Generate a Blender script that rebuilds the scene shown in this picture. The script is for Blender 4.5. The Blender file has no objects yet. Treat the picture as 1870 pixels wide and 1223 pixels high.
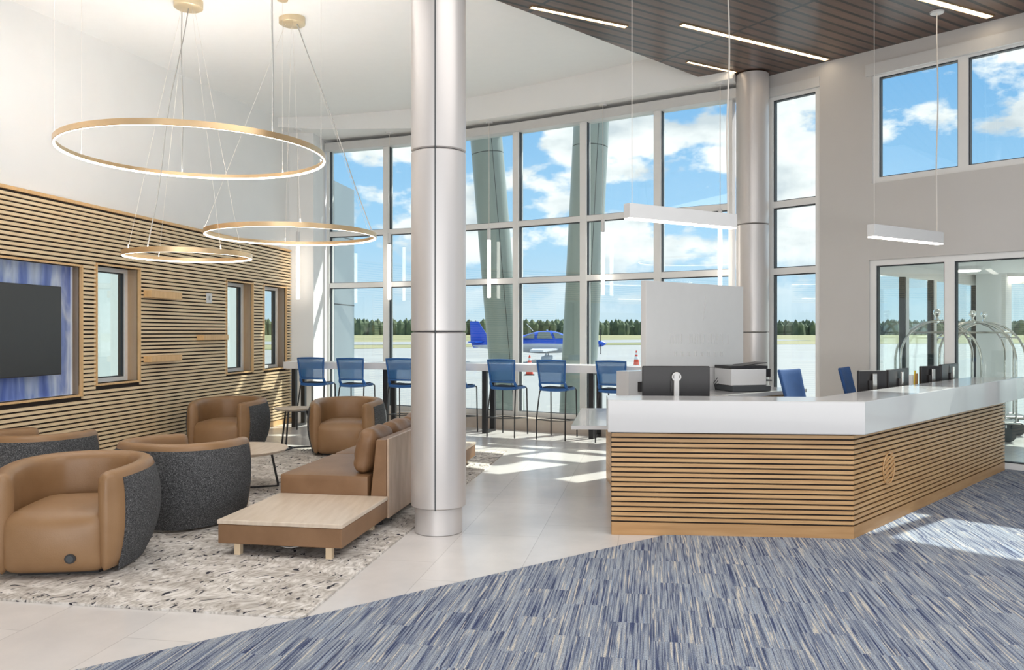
import bpy, bmesh, math, random
from mathutils import Vector, Matrix
random.seed(7)
R = math.radians
C = bpy.context.scene.collection
sc = bpy.context.scene

# ------------------------------------------------------------------ camera, world, sun, exposure
EYE, FPX, CX, HY = 1.58, 1500.0, 935.0, 607.0
cam = bpy.data.objects.new('camera', bpy.data.cameras.new('camera')); C.objects.link(cam)
cam.location = (0, 0, EYE); cam.rotation_euler = (R(90), 0, 0)
cam.data.sensor_width = 36; cam.data.lens = 36*FPX/1870; cam.data.shift_y = -4.5/1870
cam.data.clip_end = 3000; cam.data.clip_start = 0.05
sc.camera = cam
sc.view_settings.view_transform = 'Standard'; sc.view_settings.look = 'None'
sc.view_settings.gamma = 1; sc.view_settings.use_curve_mapping = False
sc.view_settings.exposure = 0.8

w = bpy.data.worlds.new('sky'); sc.world = w; w.use_nodes = True
nt = w.node_tree; nt.nodes.clear()
def N(nt, t, **k):
    n = nt.nodes.new(t)
    for a, b in k.items(): setattr(n, a, b)
    return n
def ramp(nt, stops, interp='LINEAR'):
    n = nt.nodes.new('ShaderNodeValToRGB'); cr = n.color_ramp; cr.interpolation = interp
    while len(cr.elements) < len(stops): cr.elements.new(0.5)
    for e, (p, c) in zip(cr.elements, stops):
        e.position = p; e.color = tuple(c)+(1,) if len(c) == 3 else c
    return n
tc = N(nt, 'ShaderNodeTexCoord'); sep = N(nt, 'ShaderNodeSeparateXYZ'); nt.links.new(tc.outputs['Generated'], sep.inputs[0])
grad = ramp(nt, [(0.0, (.30,.32,.32)), (0.495, (.40,.42,.42)), (0.503, (.60,.74,.84)), (0.56, (.36,.62,.88)), (0.65, (.19,.45,.80)), (1.0, (.10,.26,.60))])
mr = N(nt, 'ShaderNodeMapRange'); mr.inputs[1].default_value = -1; mr.inputs[2].default_value = 1
nt.links.new(sep.outputs[2], mr.inputs[0]); nt.links.new(mr.outputs[0], grad.inputs[0])
mp = N(nt, 'ShaderNodeMapping'); mp.inputs['Scale'].default_value = (1, 1, 1.9); mp.inputs['Location'].default_value = (3.1, .7, 1.3)
nt.links.new(tc.outputs['Generated'], mp.inputs[0])
nz = N(nt, 'ShaderNodeTexNoise'); nz.inputs['Scale'].default_value = 7.5; nz.inputs['Detail'].default_value = 10; nz.inputs['Roughness'].default_value = .55
nt.links.new(mp.outputs[0], nz.inputs['Vector'])
cl = ramp(nt, [(0.475, (0,0,0)), (0.53, (1,1,1))]); nt.links.new(nz.outputs[0], cl.inputs[0])
nz2 = N(nt, 'ShaderNodeTexNoise'); nz2.inputs['Scale'].default_value = 11; nz2.inputs['Detail'].default_value = 6
nt.links.new(mp.outputs[0], nz2.inputs['Vector'])
cc = ramp(nt, [(0.38, (.62,.67,.73)), (0.55, (1.0,1.0,1.0))]); nt.links.new(nz2.outputs[0], cc.inputs[0])
up = N(nt, 'ShaderNodeMapRange'); up.inputs[1].default_value = .01; up.inputs[2].default_value = .10
nt.links.new(sep.outputs[2], up.inputs[0])
ml = N(nt, 'ShaderNodeMath', operation='MULTIPLY'); nt.links.new(cl.outputs[0], ml.inputs[0]); nt.links.new(up.outputs[0], ml.inputs[1])
ml.use_clamp = True
mx = N(nt, 'ShaderNodeMix', data_type='RGBA'); nt.links.new(ml.outputs[0], mx.inputs[0]); nt.links.new(grad.outputs[0], mx.inputs[6]); nt.links.new(cc.outputs[0], mx.inputs[7])
bg = N(nt, 'ShaderNodeBackground'); bg.inputs[1].default_value = .70; nt.links.new(mx.outputs[2], bg.inputs[0])
wo = N(nt, 'ShaderNodeOutputWorld'); nt.links.new(bg.outputs[0], wo.inputs[0])

sun = bpy.data.objects.new('sun', bpy.data.lights.new('sun', 'SUN')); C.objects.link(sun)
sun.data.energy = 4.3; sun.data.angle = R(0.6); sun.data.color = (1, .965, .90)
sun.rotation_euler = Vector((-.77, -.63, -1.11)).to_track_quat('-Z', 'Y').to_euler()
def area(name, loc, to, sx, sy, e, col=(1, 1, 1)):
    l = bpy.data.objects.new(name, bpy.data.lights.new(name, 'AREA')); C.objects.link(l)
    l.data.shape = 'RECTANGLE'; l.data.size = sx; l.data.size_y = sy; l.data.energy = e; l.data.color = col
    l.location = loc; l.rotation_euler = (Vector(to)-Vector(loc)).to_track_quat('-Z', 'Z').to_euler()
    return l
# added fill lamps behind the camera, standing in for an unseen glazed entrance
area('rear_fill', (1.0, -3.4, 2.6), (0.0, 9, 2.2), 13, 4.6, 90, (1, .985, .96))
area('rear_upward_fill', (1.0, -3.2, .25), (-1.5, 7, 5.6), 12, 3.0, 300, (1, .985, .96))
# added overhead fill lamps, out of view, to brighten the floor and lounge
area('overhead_fill', (2.8, 3.6, 5.12), (2.8, 3.61, 0), 6.5, 4.5, 165, (1, .98, .95))
area('lounge_overhead_fill', (-3.2, 5.6, 4.7), (-3.2, 5.61, 0), 3.0, 3.6, 45, (1, .98, .95))

# ------------------------------------------------------------------ measuring helpers
def G(px, py, z=0.0):                       # a point at height z on the sight line of a photo pixel
    Y = FPX*(EYE-z)/(py-HY); return Vector(((px-CX)/FPX*Y, Y, z))
def D(px, py, Y):                           # a point at depth Y
    return Vector(((px-CX)/FPX*Y, Y, EYE+(HY-py)/FPX*Y))
TH = math.atan(.17)
E1 = Vector((math.cos(TH), -math.sin(TH), 0)); E2 = Vector((math.sin(TH), math.cos(TH), 0))
def UV(u, v, z=0.0): return E1*u + E2*v + Vector((0, 0, z))
UW = -6.27
def WLv(px):                                # position along the left wall seen at column px
    r = (px-CX)/FPX; o = E1*UW
    return (r*o.y-o.x)/(E2.x-r*E2.y)
def WL(px, py):
    v = WLv(px); p = UV(UW, v); return v, EYE+(HY-py)/FPX*p.y
KW = 14.6
DR = Vector((.943, -1, 0)).normalized(); NRI = Vector((-1, -.943, 0)).normalized()   # right wall, along and inward
def RWp(px): Y = KW/((px-CX)/FPX+.943); return Vector(((px-CX)/FPX*Y, Y, 0))
R0 = RWp(1403)
def RWs(px): return (RWp(px)-R0).dot(DR)
def RWz(px, py): return EYE+(HY-py)/FPX*RWp(px).y

# ------------------------------------------------------------------ materials
def mat(name, col, rough=.5, metal=0, spec=.5, coat=0, emit=0, var=0, vscale=8, stretch=(1,1,1), bump=0, bscale=40, col2=None, rotz=0):
    m = bpy.data.materials.new(name); m.use_nodes = True; t = m.node_tree
    b = t.nodes['Principled BSDF']; b.inputs['Base Color'].default_value = (*col, 1)
    b.inputs['Roughness'].default_value = rough; b.inputs['Metallic'].default_value = metal
    b.inputs['Specular IOR Level'].default_value = spec; b.inputs['Coat Weight'].default_value = coat
    if emit:
        b.inputs['Emission Color'].default_value = (*col, 1); b.inputs['Emission Strength'].default_value = emit
    tcn = N(t, 'ShaderNodeTexCoord'); mpn = N(t, 'ShaderNodeMapping'); mpn.inputs['Scale'].default_value = stretch
    mpr = N(t, 'ShaderNodeMapping'); mpr.inputs['Rotation'].default_value = (0, 0, rotz)
    t.links.new(tcn.outputs['Object'], mpr.inputs[0]); t.links.new(mpr.outputs[0], mpn.inputs[0])
    if var or col2:
        n = N(t, 'ShaderNodeTexNoise'); n.inputs['Scale'].default_value = vscale; n.inputs['Detail'].default_value = 5
        t.links.new(mpn.outputs[0], n.inputs['Vector'])
        c2 = col2 or tuple(c*(1-var) for c in col)
        r = ramp(t, [(.35, c2), (.65, col)]); t.links.new(n.outputs[0], r.inputs[0]); t.links.new(r.outputs[0], b.inputs['Base Color'])
    if bump:
        n2 = N(t, 'ShaderNodeTexNoise'); n2.inputs['Scale'].default_value = bscale; n2.inputs['Detail'].default_value = 4
        t.links.new(mpn.outputs[0], n2.inputs['Vector'])
        bp = N(t, 'ShaderNodeBump'); bp.inputs['Strength'].default_value = bump; bp.inputs['Distance'].default_value = .01
        t.links.new(n2.outputs[0], bp.inputs['Height']); t.links.new(bp.outputs[0], b.inputs['Normal'])
    return m
M = {}
M['white'] = mat('white_paint', (.84,.835,.82), .65, var=.02, vscale=2)
M['wallgrey'] = mat('warm_grey_paint', (.57,.545,.52), .6, var=.02, vscale=2)
M['ceil'] = mat('ceiling_paint', (.88,.88,.87), .7, var=.01)
M['alu'] = mat('white_aluminium', (.78,.77,.75), .35, var=.02)
M['shade'] = mat('shade_cassette_grey', (.62,.61,.595), .45, var=.02)
M['gasket'] = mat('black_gasket', (.03,.035,.04), .5)
M['oak'] = mat('oak', (.70,.50,.30), .42, col2=(.58,.39,.21), vscale=4, stretch=(1,1,9), bump=.05, bscale=30)
M['oakwall'] = mat('oak_wall_slat', (.84,.665,.43), .45, col2=(.76,.565,.34), vscale=2.5, stretch=(1,1,14), rotz=TH)
M['oaktrim'] = mat('oak_trim', (.76,.49,.235), .42, col2=(.68,.42,.19), vscale=5, stretch=(6,6,1))
M['oakdesk'] = mat('oak_desk_slat', (.60,.365,.165), .4, col2=(.47,.26,.105), vscale=2.5, stretch=(1,1,18))
M['oakkick'] = mat('oak_kick_board', (.50,.285,.12), .4, col2=(.42,.225,.085), vscale=2.5, stretch=(1,1,12))
M['oaktop'] = mat('pale_oak_top', (.66,.55,.44), .35, col2=(.58,.47,.36), vscale=3, stretch=(9,1,1), rotz=0)
M['panelwood'] = mat('walnut_laminate', (.47,.34,.25), .38, col2=(.36,.25,.17), vscale=3, stretch=(4,4,1))
M['legwood'] = mat('pale_leg_wood', (.74,.57,.38), .5, var=.08)
M['black'] = mat('black_metal', (.02,.02,.022), .42, var=.05)
M['backing'] = mat('dark_backing', (.022,.014,.010), .8, var=.1)
M['blackplastic'] = mat('black_plastic', (.022,.019,.019), .38, var=.05)
M['leather'] = mat('tan_leather', (.31,.178,.088), .38, col2=(.27,.150,.070), vscale=5, bump=.12, bscale=160, spec=.45)
M['leatherd'] = mat('brown_leather', (.25,.138,.070), .42, col2=(.21,.112,.054), vscale=5, bump=.12, bscale=160, spec=.4)
M['brass'] = mat('satin_brass', (.74,.52,.30), .3, metal=.85, var=.06)
M['canopy'] = mat('champagne_metal', (.72,.60,.40), .35, metal=.6, var=.04)
M['led'] = mat('warm_led_diffuser', (1,.90,.76), .5, emit=3.6)
M['led2'] = mat('white_led_diffuser', (1,.93,.84), .5, emit=3.2)
M['fill_glow'] = mat('added_ceiling_fill_glow', (1,.97,.93), .5, emit=50)  # glow added to brighten the ceiling from the ring tops
M['leds'] = mat('strip_led_diffuser', (1,.84,.62), .5, emit=5)
M['fixture'] = mat('white_fixture', (.70,.69,.68), .4, var=.02)
M['wire'] = mat('steel_wire', (.42,.41,.39), .4, metal=.5, var=.05)
M['cord'] = mat('white_cord', (.74,.69,.63), .6, var=.05)
M['solid'] = mat('white_solid_surface', (.585,.575,.57), .16, var=.012, vscale=3, coat=.2)
M['marble'] = mat('white_bar_top', (.84,.82,.81), .3, col2=(.76,.74,.73), vscale=2.5)
M['blue'] = mat('blue_plastic', (.022,.12,.36), .42, var=.06)
M['navy'] = mat('navy_fabric', (.025,.085,.25), .75, var=.15, bump=.2, bscale=300)
M['seatpad'] = mat('dark_blue_seat_pad', (.02,.035,.06), .8, var=.1)
M['planeblue'] = mat('aircraft_blue', (.0,.09,.62), .3, var=.03, coat=.4)
M['planesilver'] = mat('aircraft_silver', (.62,.66,.7), .4, var=.05)
M['darkglass'] = mat('cockpit_glass', (.22,.26,.24), .15, var=.1)
M['conered'] = mat('cone_orange', (.85,.09,.04), .5, var=.03)
M['chrome'] = mat('brushed_nickel', (.60,.58,.54), .2, metal=1, var=.03)
M['chromeball'] = mat('polished_chrome', (.85,.85,.83), .06, metal=1, var=.01)
M['rubber'] = mat('grey_rubber', (.06,.065,.07), .6, var=.05)
M['tv'] = mat('tv_screen', (.040,.039,.038), .30, var=.03, spec=.4)
M['plinth'] = mat('beige_stone_plinth', (.62,.54,.46), .5, col2=(.50,.42,.35), vscale=2.4)
M['orange'] = mat('orange_card', (.80,.42,.16), .6, var=.02)
M['yellow'] = mat('yellow_card', (.85,.60,.05), .6, var=.02)
M['paper'] = mat('paper', (.82,.82,.80), .7, var=.02)
M['wing'] = mat('blue_grey_cladding', (.22,.27,.30), .5, col2=(.20,.245,.275), vscale=.8)
M['outcol'] = mat('outdoor_column_paint', (.30,.35,.325), .35, var=.06, vscale=1.5)
M['outwall'] = mat('pale_green_render', (.46,.50,.485), .7, var=.05)
M['grass'] = mat('airfield_grass', (.19,.21,.085), .9, col2=(.36,.32,.18), vscale=.03, stretch=(1,4,1))
M['road'] = mat('taxiway_asphalt', (.33,.34,.35), .8, var=.1, vscale=.1)
M['forest'] = mat('pine_foliage', (.13,.17,.085), .9, col2=(.065,.095,.055), vscale=.25)
M['skirt'] = mat('taupe_baseboard', (.20,.16,.14), .5, var=.05)

def colmat():
    m = mat('column_cladding', (.60,.565,.545), .34, metal=.35, var=.02, vscale=1.5)
    return m
M['column'] = colmat()

def glass(name, tint=(.93,.97,.96), refl=.10):
    m = bpy.data.materials.new(name); m.use_nodes = True; t = m.node_tree; t.nodes.clear()
    tr = N(t, 'ShaderNodeBsdfTransparent'); tr.inputs[0].default_value = (*tint, 1)
    gl = N(t, 'ShaderNodeBsdfGlossy'); gl.inputs['Roughness'].default_value = .01; gl.inputs[0].default_value = (1,1,1,1)
    lw = N(t, 'ShaderNodeLayerWeight'); lw.inputs[0].default_value = .5
    fr = N(t, 'ShaderNodeMath', operation='POWER'); fr.inputs[1].default_value = 5; t.links.new(lw.outputs['Facing'], fr.inputs[0])
    a = N(t, 'ShaderNodeMath', operation='MULTIPLY_ADD'); a.inputs[1].default_value = .7; a.inputs[2].default_value = refl
    t.links.new(fr.outputs[0], a.inputs[0]); a.use_clamp = True
    mxs = N(t, 'ShaderNodeMixShader'); t.links.new(a.outputs[0], mxs.inputs[0]); t.links.new(tr.outputs[0], mxs.inputs[1]); t.links.new(gl.outputs[0], mxs.inputs[2])
    o = N(t, 'ShaderNodeOutputMaterial'); t.links.new(mxs.outputs[0], o.inputs[0])
    return m
M['glass'] = glass('clear_glass', refl=.04)
M['smallglass'] = glass('tinted_glass', (.90,.96,.95), .05)

def meshback():
    m = bpy.data.materials.new('blue_mesh_fabric'); m.use_nodes = True; t = m.node_tree
    b = t.nodes['Principled BSDF']; b.inputs['Base Color'].default_value = (.05,.19,.44,1); b.inputs['Roughness'].default_value = .7
    b.inputs['Alpha'].default_value = .62
    return m
M['mesh'] = meshback()

def boucle():
    m = mat('charcoal_boucle', (.05,.05,.052), .92)
    t = m.node_tree; b = t.nodes['Principled BSDF']
    tcn = N(t, 'ShaderNodeTexCoord')
    outs = []
    for s in ((1,1,.25), (.3,.3,1)):
        mpn = N(t, 'ShaderNodeMapping'); mpn.inputs['Scale'].default_value = s; t.links.new(tcn.outputs['Object'], mpn.inputs[0])
        n = N(t, 'ShaderNodeTexNoise'); n.inputs['Scale'].default_value = 330; n.inputs['Detail'].default_value = 3; t.links.new(mpn.outputs[0], n.inputs['Vector'])
        outs.append(n)
    a = N(t, 'ShaderNodeMath', operation='MAXIMUM'); t.links.new(outs[0].outputs[0], a.inputs[0]); t.links.new(outs[1].outputs[0], a.inputs[1])
    r = ramp(t, [(.46, (.018,.018,.020)), (.59, (.080,.080,.083)), (.70, (.27,.27,.27))]); t.links.new(a.outputs[0], r.inputs[0]); t.links.new(r.outputs[0], b.inputs['Base Color'])
    bp = N(t, 'ShaderNodeBump'); bp.inputs['Strength'].default_value = .4; bp.inputs['Distance'].default_value = .004
    t.links.new(a.outputs[0], bp.inputs['Height']); t.links.new(bp.outputs[0], b.inputs['Normal'])
    return m
M['boucle'] = boucle()

def carpet():
    m = mat('blue_striped_carpet', (.2,.25,.35), .95, spec=.1)
    t = m.node_tree; b = t.nodes['Principled BSDF']
    tcn = N(t, 'ShaderNodeTexCoord'); rot = N(t, 'ShaderNodeMapping'); rot.inputs['Rotation'].default_value = (0, 0, TH)
    t.links.new(tcn.outputs['Object'], rot.inputs[0])
    # carpet planks: each plank shifts its own stripe pattern
    br = N(t, 'ShaderNodeTexBrick'); br.offset = .5; br.inputs['Color1'].default_value = (0,0,0,1); br.inputs['Color2'].default_value = (1,1,1,1)
    br.inputs['Scale'].default_value = 1; br.inputs['Mortar Size'].default_value = 0; br.inputs['Brick Width'].default_value = .5; br.inputs['Row Height'].default_value = .25
    sw = N(t, 'ShaderNodeMapping'); sw.inputs['Rotation'].default_value = (0, 0, R(90)); t.links.new(rot.outputs[0], sw.inputs[0]); t.links.new(sw.outputs[0], br.inputs['Vector'])
    sx = N(t, 'ShaderNodeSeparateXYZ'); t.links.new(rot.outputs[0], sx.inputs[0])
    def strip(su, sv, off, seedw, scale):
        cb = N(t, 'ShaderNodeCombineXYZ')
        a = N(t, 'ShaderNodeMath', operation='MULTIPLY'); a.inputs[1].default_value = su; t.links.new(sx.outputs[0], a.inputs[0])
        c = N(t, 'ShaderNodeMath', operation='MULTIPLY'); c.inputs[1].default_value = sv; t.links.new(sx.outputs[1], c.inputs[0])
        d = N(t, 'ShaderNodeMath', operation='MULTIPLY_ADD'); d.inputs[1].default_value = off; d.inputs[2].default_value = seedw; t.links.new(br.outputs[0], d.inputs[0])
        t.links.new(a.outputs[0], cb.inputs[0]); t.links.new(c.outputs[0], cb.inputs[1]); t.links.new(d.outputs[0], cb.inputs[2])
        n = N(t, 'ShaderNodeTexNoise'); n.inputs['Scale'].default_value = scale; n.inputs['Detail'].default_value = 2; n.inputs['Roughness'].default_value = .6
        t.links.new(cb.outputs[0], n.inputs['Vector']); return n
    n1 = strip(1, .014, 5, 0, 105); n2 = strip(1, .024, 3, 9.3, 70); n3 = strip(1, .6, 0, 4.4, 190)
    r1 = ramp(t, [(.33, (.055,.07,.13)), (.42, (.16,.19,.27)), (.51, (.27,.30,.35)), (.59, (.38,.41,.45)), (.68, (.27,.33,.43))]); t.links.new(n1.outputs[0], r1.inputs[0])
    r2 = ramp(t, [(.595, (0,0,0)), (.64, (.85,.85,.85))]); t.links.new(n2.outputs[0], r2.inputs[0])
    r2b = ramp(t, [(.345, (.85,.85,.85)), (.395, (0,0,0))]); t.links.new(n2.outputs[0], r2b.inputs[0])
    m1 = N(t, 'ShaderNodeMix', data_type='RGBA'); t.links.new(r2.outputs[0], m1.inputs[0]); t.links.new(r1.outputs[0], m1.inputs[6]); m1.inputs[7].default_value = (.62,.57,.49,1)
    m2 = N(t, 'ShaderNodeMix', data_type='RGBA'); t.links.new(r2b.outputs[0], m2.inputs[0]); t.links.new(m1.outputs[2], m2.inputs[6]); m2.inputs[7].default_value = (.035,.05,.13,1)
    r3 = ramp(t, [(.35, (.62,.62,.62)), (.65, (1.25,1.25,1.25))]); t.links.new(n3.outputs[0], r3.inputs[0])
    m3 = N(t, 'ShaderNodeMix', data_type='RGBA', blend_type='MULTIPLY'); m3.inputs[0].default_value = 1; t.links.new(m2.outputs[2], m3.inputs[6]); t.links.new(r3.outputs[0], m3.inputs[7])
    t.links.new(m3.outputs[2], b.inputs['Base Color'])
    bp = N(t, 'ShaderNodeBump'); bp.inputs['Strength'].default_value = .5; bp.inputs['Distance'].default_value = .004
    t.links.new(n3.outputs[0], bp.inputs['Height']); t.links.new(bp.outputs[0], b.inputs['Normal'])
    return m
M['carpet'] = carpet()

def rugmat():
    m = mat('flecked_rug', (.5,.47,.43), .95, spec=.1)
    t = m.node_tree; b = t.nodes['Principled BSDF']
    tcn = N(t, 'ShaderNodeTexCoord'); rot = N(t, 'ShaderNodeMapping'); rot.inputs['Rotation'].default_value = (0,0,R(25)); t.links.new(tcn.outputs['Object'], rot.inputs[0])
    wn = N(t, 'ShaderNodeTexNoise'); wn.inputs['Scale'].default_value = 2.2; wn.inputs['Detail'].default_value = 2; t.links.new(rot.outputs[0], wn.inputs['Vector'])
    ad = N(t, 'ShaderNodeVectorMath', operation='MULTIPLY_ADD'); ad.inputs[1].default_value = (.42,.42,0); t.links.new(wn.outputs[1], ad.inputs[0]); t.links.new(rot.outputs[0], ad.inputs[2])
    def st(sx, sy, sc_, det=2):
        mp_ = N(t, 'ShaderNodeMapping'); mp_.inputs['Scale'].default_value = (sx, sy, 1); t.links.new(ad.outputs[0], mp_.inputs[0])
        n = N(t, 'ShaderNodeTexNoise'); n.inputs['Scale'].default_value = sc_; n.inputs['Detail'].default_value = det; t.links.new(mp_.outputs[0], n.inputs['Vector']); return n
    a1 = st(1, .42, 36, 2); a2 = st(1, .42, 46, 3); a3 = st(.3, 1, 9, 2)
    r1 = ramp(t, [(.635, (0,0,0)), (.66, (1,1,1))]); t.links.new(a1.outputs[0], r1.inputs[0])
    r2 = ramp(t, [(.34, (.42,.385,.345)), (.5, (.60,.56,.515)), (.62, (.72,.685,.645))]); t.links.new(a2.outputs[0], r2.inputs[0])
    r3 = ramp(t, [(.4, (.8,.78,.76)), (.6, (1.08,1.08,1.08))]); t.links.new(a3.outputs[0], r3.inputs[0])
    mm = N(t, 'ShaderNodeMix', data_type='RGBA', blend_type='MULTIPLY'); mm.inputs[0].default_value = 1; t.links.new(r2.outputs[0], mm.inputs[6]); t.links.new(r3.outputs[0], mm.inputs[7])
    mk = N(t, 'ShaderNodeMix', data_type='RGBA'); t.links.new(r1.outputs[0], mk.inputs[0]); t.links.new(mm.outputs[2], mk.inputs[6]); mk.inputs[7].default_value = (.035,.035,.045,1)
    t.links.new(mk.outputs[2], b.inputs['Base Color'])
    bp = N(t, 'ShaderNodeBump'); bp.inputs['Strength'].default_value = .5; bp.inputs['Distance'].default_value = .006
    t.links.new(a2.outputs[0], bp.inputs['Height']); t.links.new(bp.outputs[0], b.inputs['Normal'])
    return m
M['rug'] = rugmat()

def tilemat():
    m = mat('porcelain_tile', (.70,.67,.65), .22, spec=.5)
    t = m.node_tree; b = t.nodes['Principled BSDF']
    tcn = N(t, 'ShaderNodeTexCoord'); rot = N(t, 'ShaderNodeMapping'); rot.inputs['Rotation'].default_value = (0,0,TH+R(90)); rot.inputs['Location'].default_value = (.2,.86,0)
    t.links.new(tcn.outputs['Object'], rot.inputs[0])
    br = N(t, 'ShaderNodeTexBrick'); br.offset = .33; br.inputs['Scale'].default_value = 1; br.inputs['Mortar Size'].default_value = .0035; br.inputs['Mortar Smooth'].default_value = .6
    br.inputs['Brick Width'].default_value = 1.22; br.inputs['Row Height'].default_value = .61
    br.inputs['Color1'].default_value = (.70,.665,.64,1); br.inputs['Color2'].default_value = (.74,.71,.685,1); br.inputs['Mortar'].default_value = (.55,.52,.50,1)
    t.links.new(rot.outputs[0], br.inputs['Vector'])
    n = N(t, 'ShaderNodeTexNoise'); n.inputs['Scale'].default_value = 1.6; n.inputs['Detail'].default_value = 6; n.inputs['Roughness'].default_value = .6; t.links.new(rot.outputs[0], n.inputs['Vector'])
    r = ramp(t, [(.35, (.90,.90,.90)), (.65, (1.03,1.02,1.01))]); t.links.new(n.outputs[0], r.inputs[0])
    mm = N(t, 'ShaderNodeMix', data_type='RGBA', blend_type='MULTIPLY'); mm.inputs[0].default_value = 1; t.links.new(br.outputs[0], mm.inputs[6]); t.links.new(r.outputs[0], mm.inputs[7])
    t.links.new(mm.outputs[2], b.inputs['Base Color'])
    return m
M['tile'] = tilemat()

def woodceil():
    m = mat('walnut_plank_ceiling', (.1,.06,.045), .30, spec=.5)
    t = m.node_tree; b = t.nodes['Principled BSDF']
    ang = R(57)
    tcn = N(t, 'ShaderNodeTexCoord'); rot = N(t, 'ShaderNodeMapping'); rot.inputs['Rotation'].default_value = (0,0,ang-R(90)); t.links.new(tcn.outputs['Object'], rot.inputs[0])
    br = N(t, 'ShaderNodeTexBrick'); br.offset = 0; br.inputs['Scale'].default_value = 1; br.inputs['Mortar Size'].default_value = .021; br.inputs['Mortar Smooth'].default_value = 0
    br.inputs['Brick Width'].default_value = 2.44; br.inputs['Row Height'].default_value = .155
    br.inputs['Color1'].default_value = (.092,.047,.033,1); br.inputs['Color2'].default_value = (.13,.071,.049,1); br.inputs['Mortar'].default_value = (.004,.003,.003,1)
    sub = N(t, 'ShaderNodeMapping'); sub.inputs['Location'].default_value = (-.35, 0, 0); t.links.new(rot.outputs[0], sub.inputs[0]); t.links.new(sub.outputs[0], br.inputs['Vector'])
    st = N(t, 'ShaderNodeMapping'); st.inputs['Scale'].default_value = (.6, 9, 1); t.links.new(rot.outputs[0], st.inputs[0])
    n = N(t, 'ShaderNodeTexNoise'); n.inputs['Scale'].default_value = 2; n.inputs['Detail'].default_value = 4; t.links.new(st.outputs[0], n.inputs['Vector'])
    r = ramp(t, [(.35, (.8,.8,.8)), (.65, (1.15,1.15,1.15))]); t.links.new(n.outputs[0], r.inputs[0])
    mm = N(t, 'ShaderNodeMix', data_type='RGBA', blend_type='MULTIPLY'); mm.inputs[0].default_value = 1; t.links.new(br.outputs[0], mm.inputs[6]); t.links.new(r.outputs[0], mm.inputs[7])
    t.links.new(mm.outputs[2], b.inputs['Base Color'])
    bp = N(t, 'ShaderNodeBump'); bp.inputs['Strength'].default_value = 1; bp.inputs['Distance'].default_value = .02; bp.invert = True
    t.links.new(br.outputs['Fac'], bp.inputs['Height']); t.links.new(bp.outputs[0], b.inputs['Normal'])
    return m
M['woodceil'] = woodceil()

def artmat():
    m = mat('blue_watercolour', (.3,.4,.7), .5)
    t = m.node_tree; b = t.nodes['Principled BSDF']
    tcn = N(t, 'ShaderNodeTexCoord')
    def st(sc3, s, det):
        mp_ = N(t, 'ShaderNodeMapping'); mp_.inputs['Scale'].default_value = sc3; t.links.new(tcn.outputs['Object'], mp_.inputs[0])
        n = N(t, 'ShaderNodeTexNoise'); n.inputs['Scale'].default_value = s; n.inputs['Detail'].default_value = det; n.inputs['Distortion'].default_value = .4; t.links.new(mp_.outputs[0], n.inputs['Vector']); return n
    a = st((1,1,.30), 3.6, 5); c = st((1,1,.12), 16, 3)
    r = ramp(t, [(.34, (.10,.16,.48)), (.43, (.20,.28,.60)), (.50, (.40,.49,.72)), (.58, (.55,.63,.78)), (.68, (.22,.31,.62))]); t.links.new(a.outputs[0], r.inputs[0])
    r2 = ramp(t, [(.3, (.82,.84,.88)), (.6, (1.1,1.1,1.1))]); t.links.new(c.outputs[0], r2.inputs[0])
    mm = N(t, 'ShaderNodeMix', data_type='RGBA', blend_type='MULTIPLY'); mm.inputs[0].default_value = 1; t.links.new(r.outputs[0], mm.inputs[6]); t.links.new(r2.outputs[0], mm.inputs[7])
    t.links.new(mm.outputs[2], b.inputs['Base Color'])
    return m
M['art'] = artmat()

def apronmat():
    m = mat('apron_concrete', (.35,.355,.35), .8, var=.1, vscale=.15)
    return m
M['apron'] = apronmat()

# ------------------------------------------------------------------ mesh helpers
def bm_new(): return bmesh.new()
def add_box(bm, c, size, rz=0, mtx=None):
    m = Matrix.Translation(c) @ Matrix.Rotation(rz, 4, 'Z') @ Matrix.Diagonal((*size, 1))
    if mtx is not None: m = mtx @ m
    return bmesh.ops.create_cube(bm, size=1, matrix=m)['verts']
def add_oriented(bm, o, ax, ay, a0, a1, b0, b1, z0, z1):
    """box spanning a0..a1 along ax, b0..b1 along ay (horizontal unit vectors) and z0..z1"""
    vs = []
    for z in (z0, z1):
        for a, b in ((a0,b0),(a1,b0),(a1,b1),(a0,b1)):
            p = o + ax*a + ay*b; vs.append(bm.verts.new((p.x, p.y, z)))
    for f in ((0,1,2,3),(4,7,6,5),(0,4,5,1),(1,5,6,2),(2,6,7,3),(3,7,4,0)):
        bm.faces.new([vs[i] for i in f])
    return vs
def add_prism(bm, poly, z0, z1):
    lo = [bm.verts.new((p[0], p[1], z0)) for p in poly]; hi = [bm.verts.new((p[0], p[1], z1)) for p in poly]
    n = len(poly); bm.faces.new(lo[::-1]); bm.faces.new(hi)
    for i in range(n): bm.faces.new((lo[i], lo[(i+1)%n], hi[(i+1)%n], hi[i]))
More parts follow.
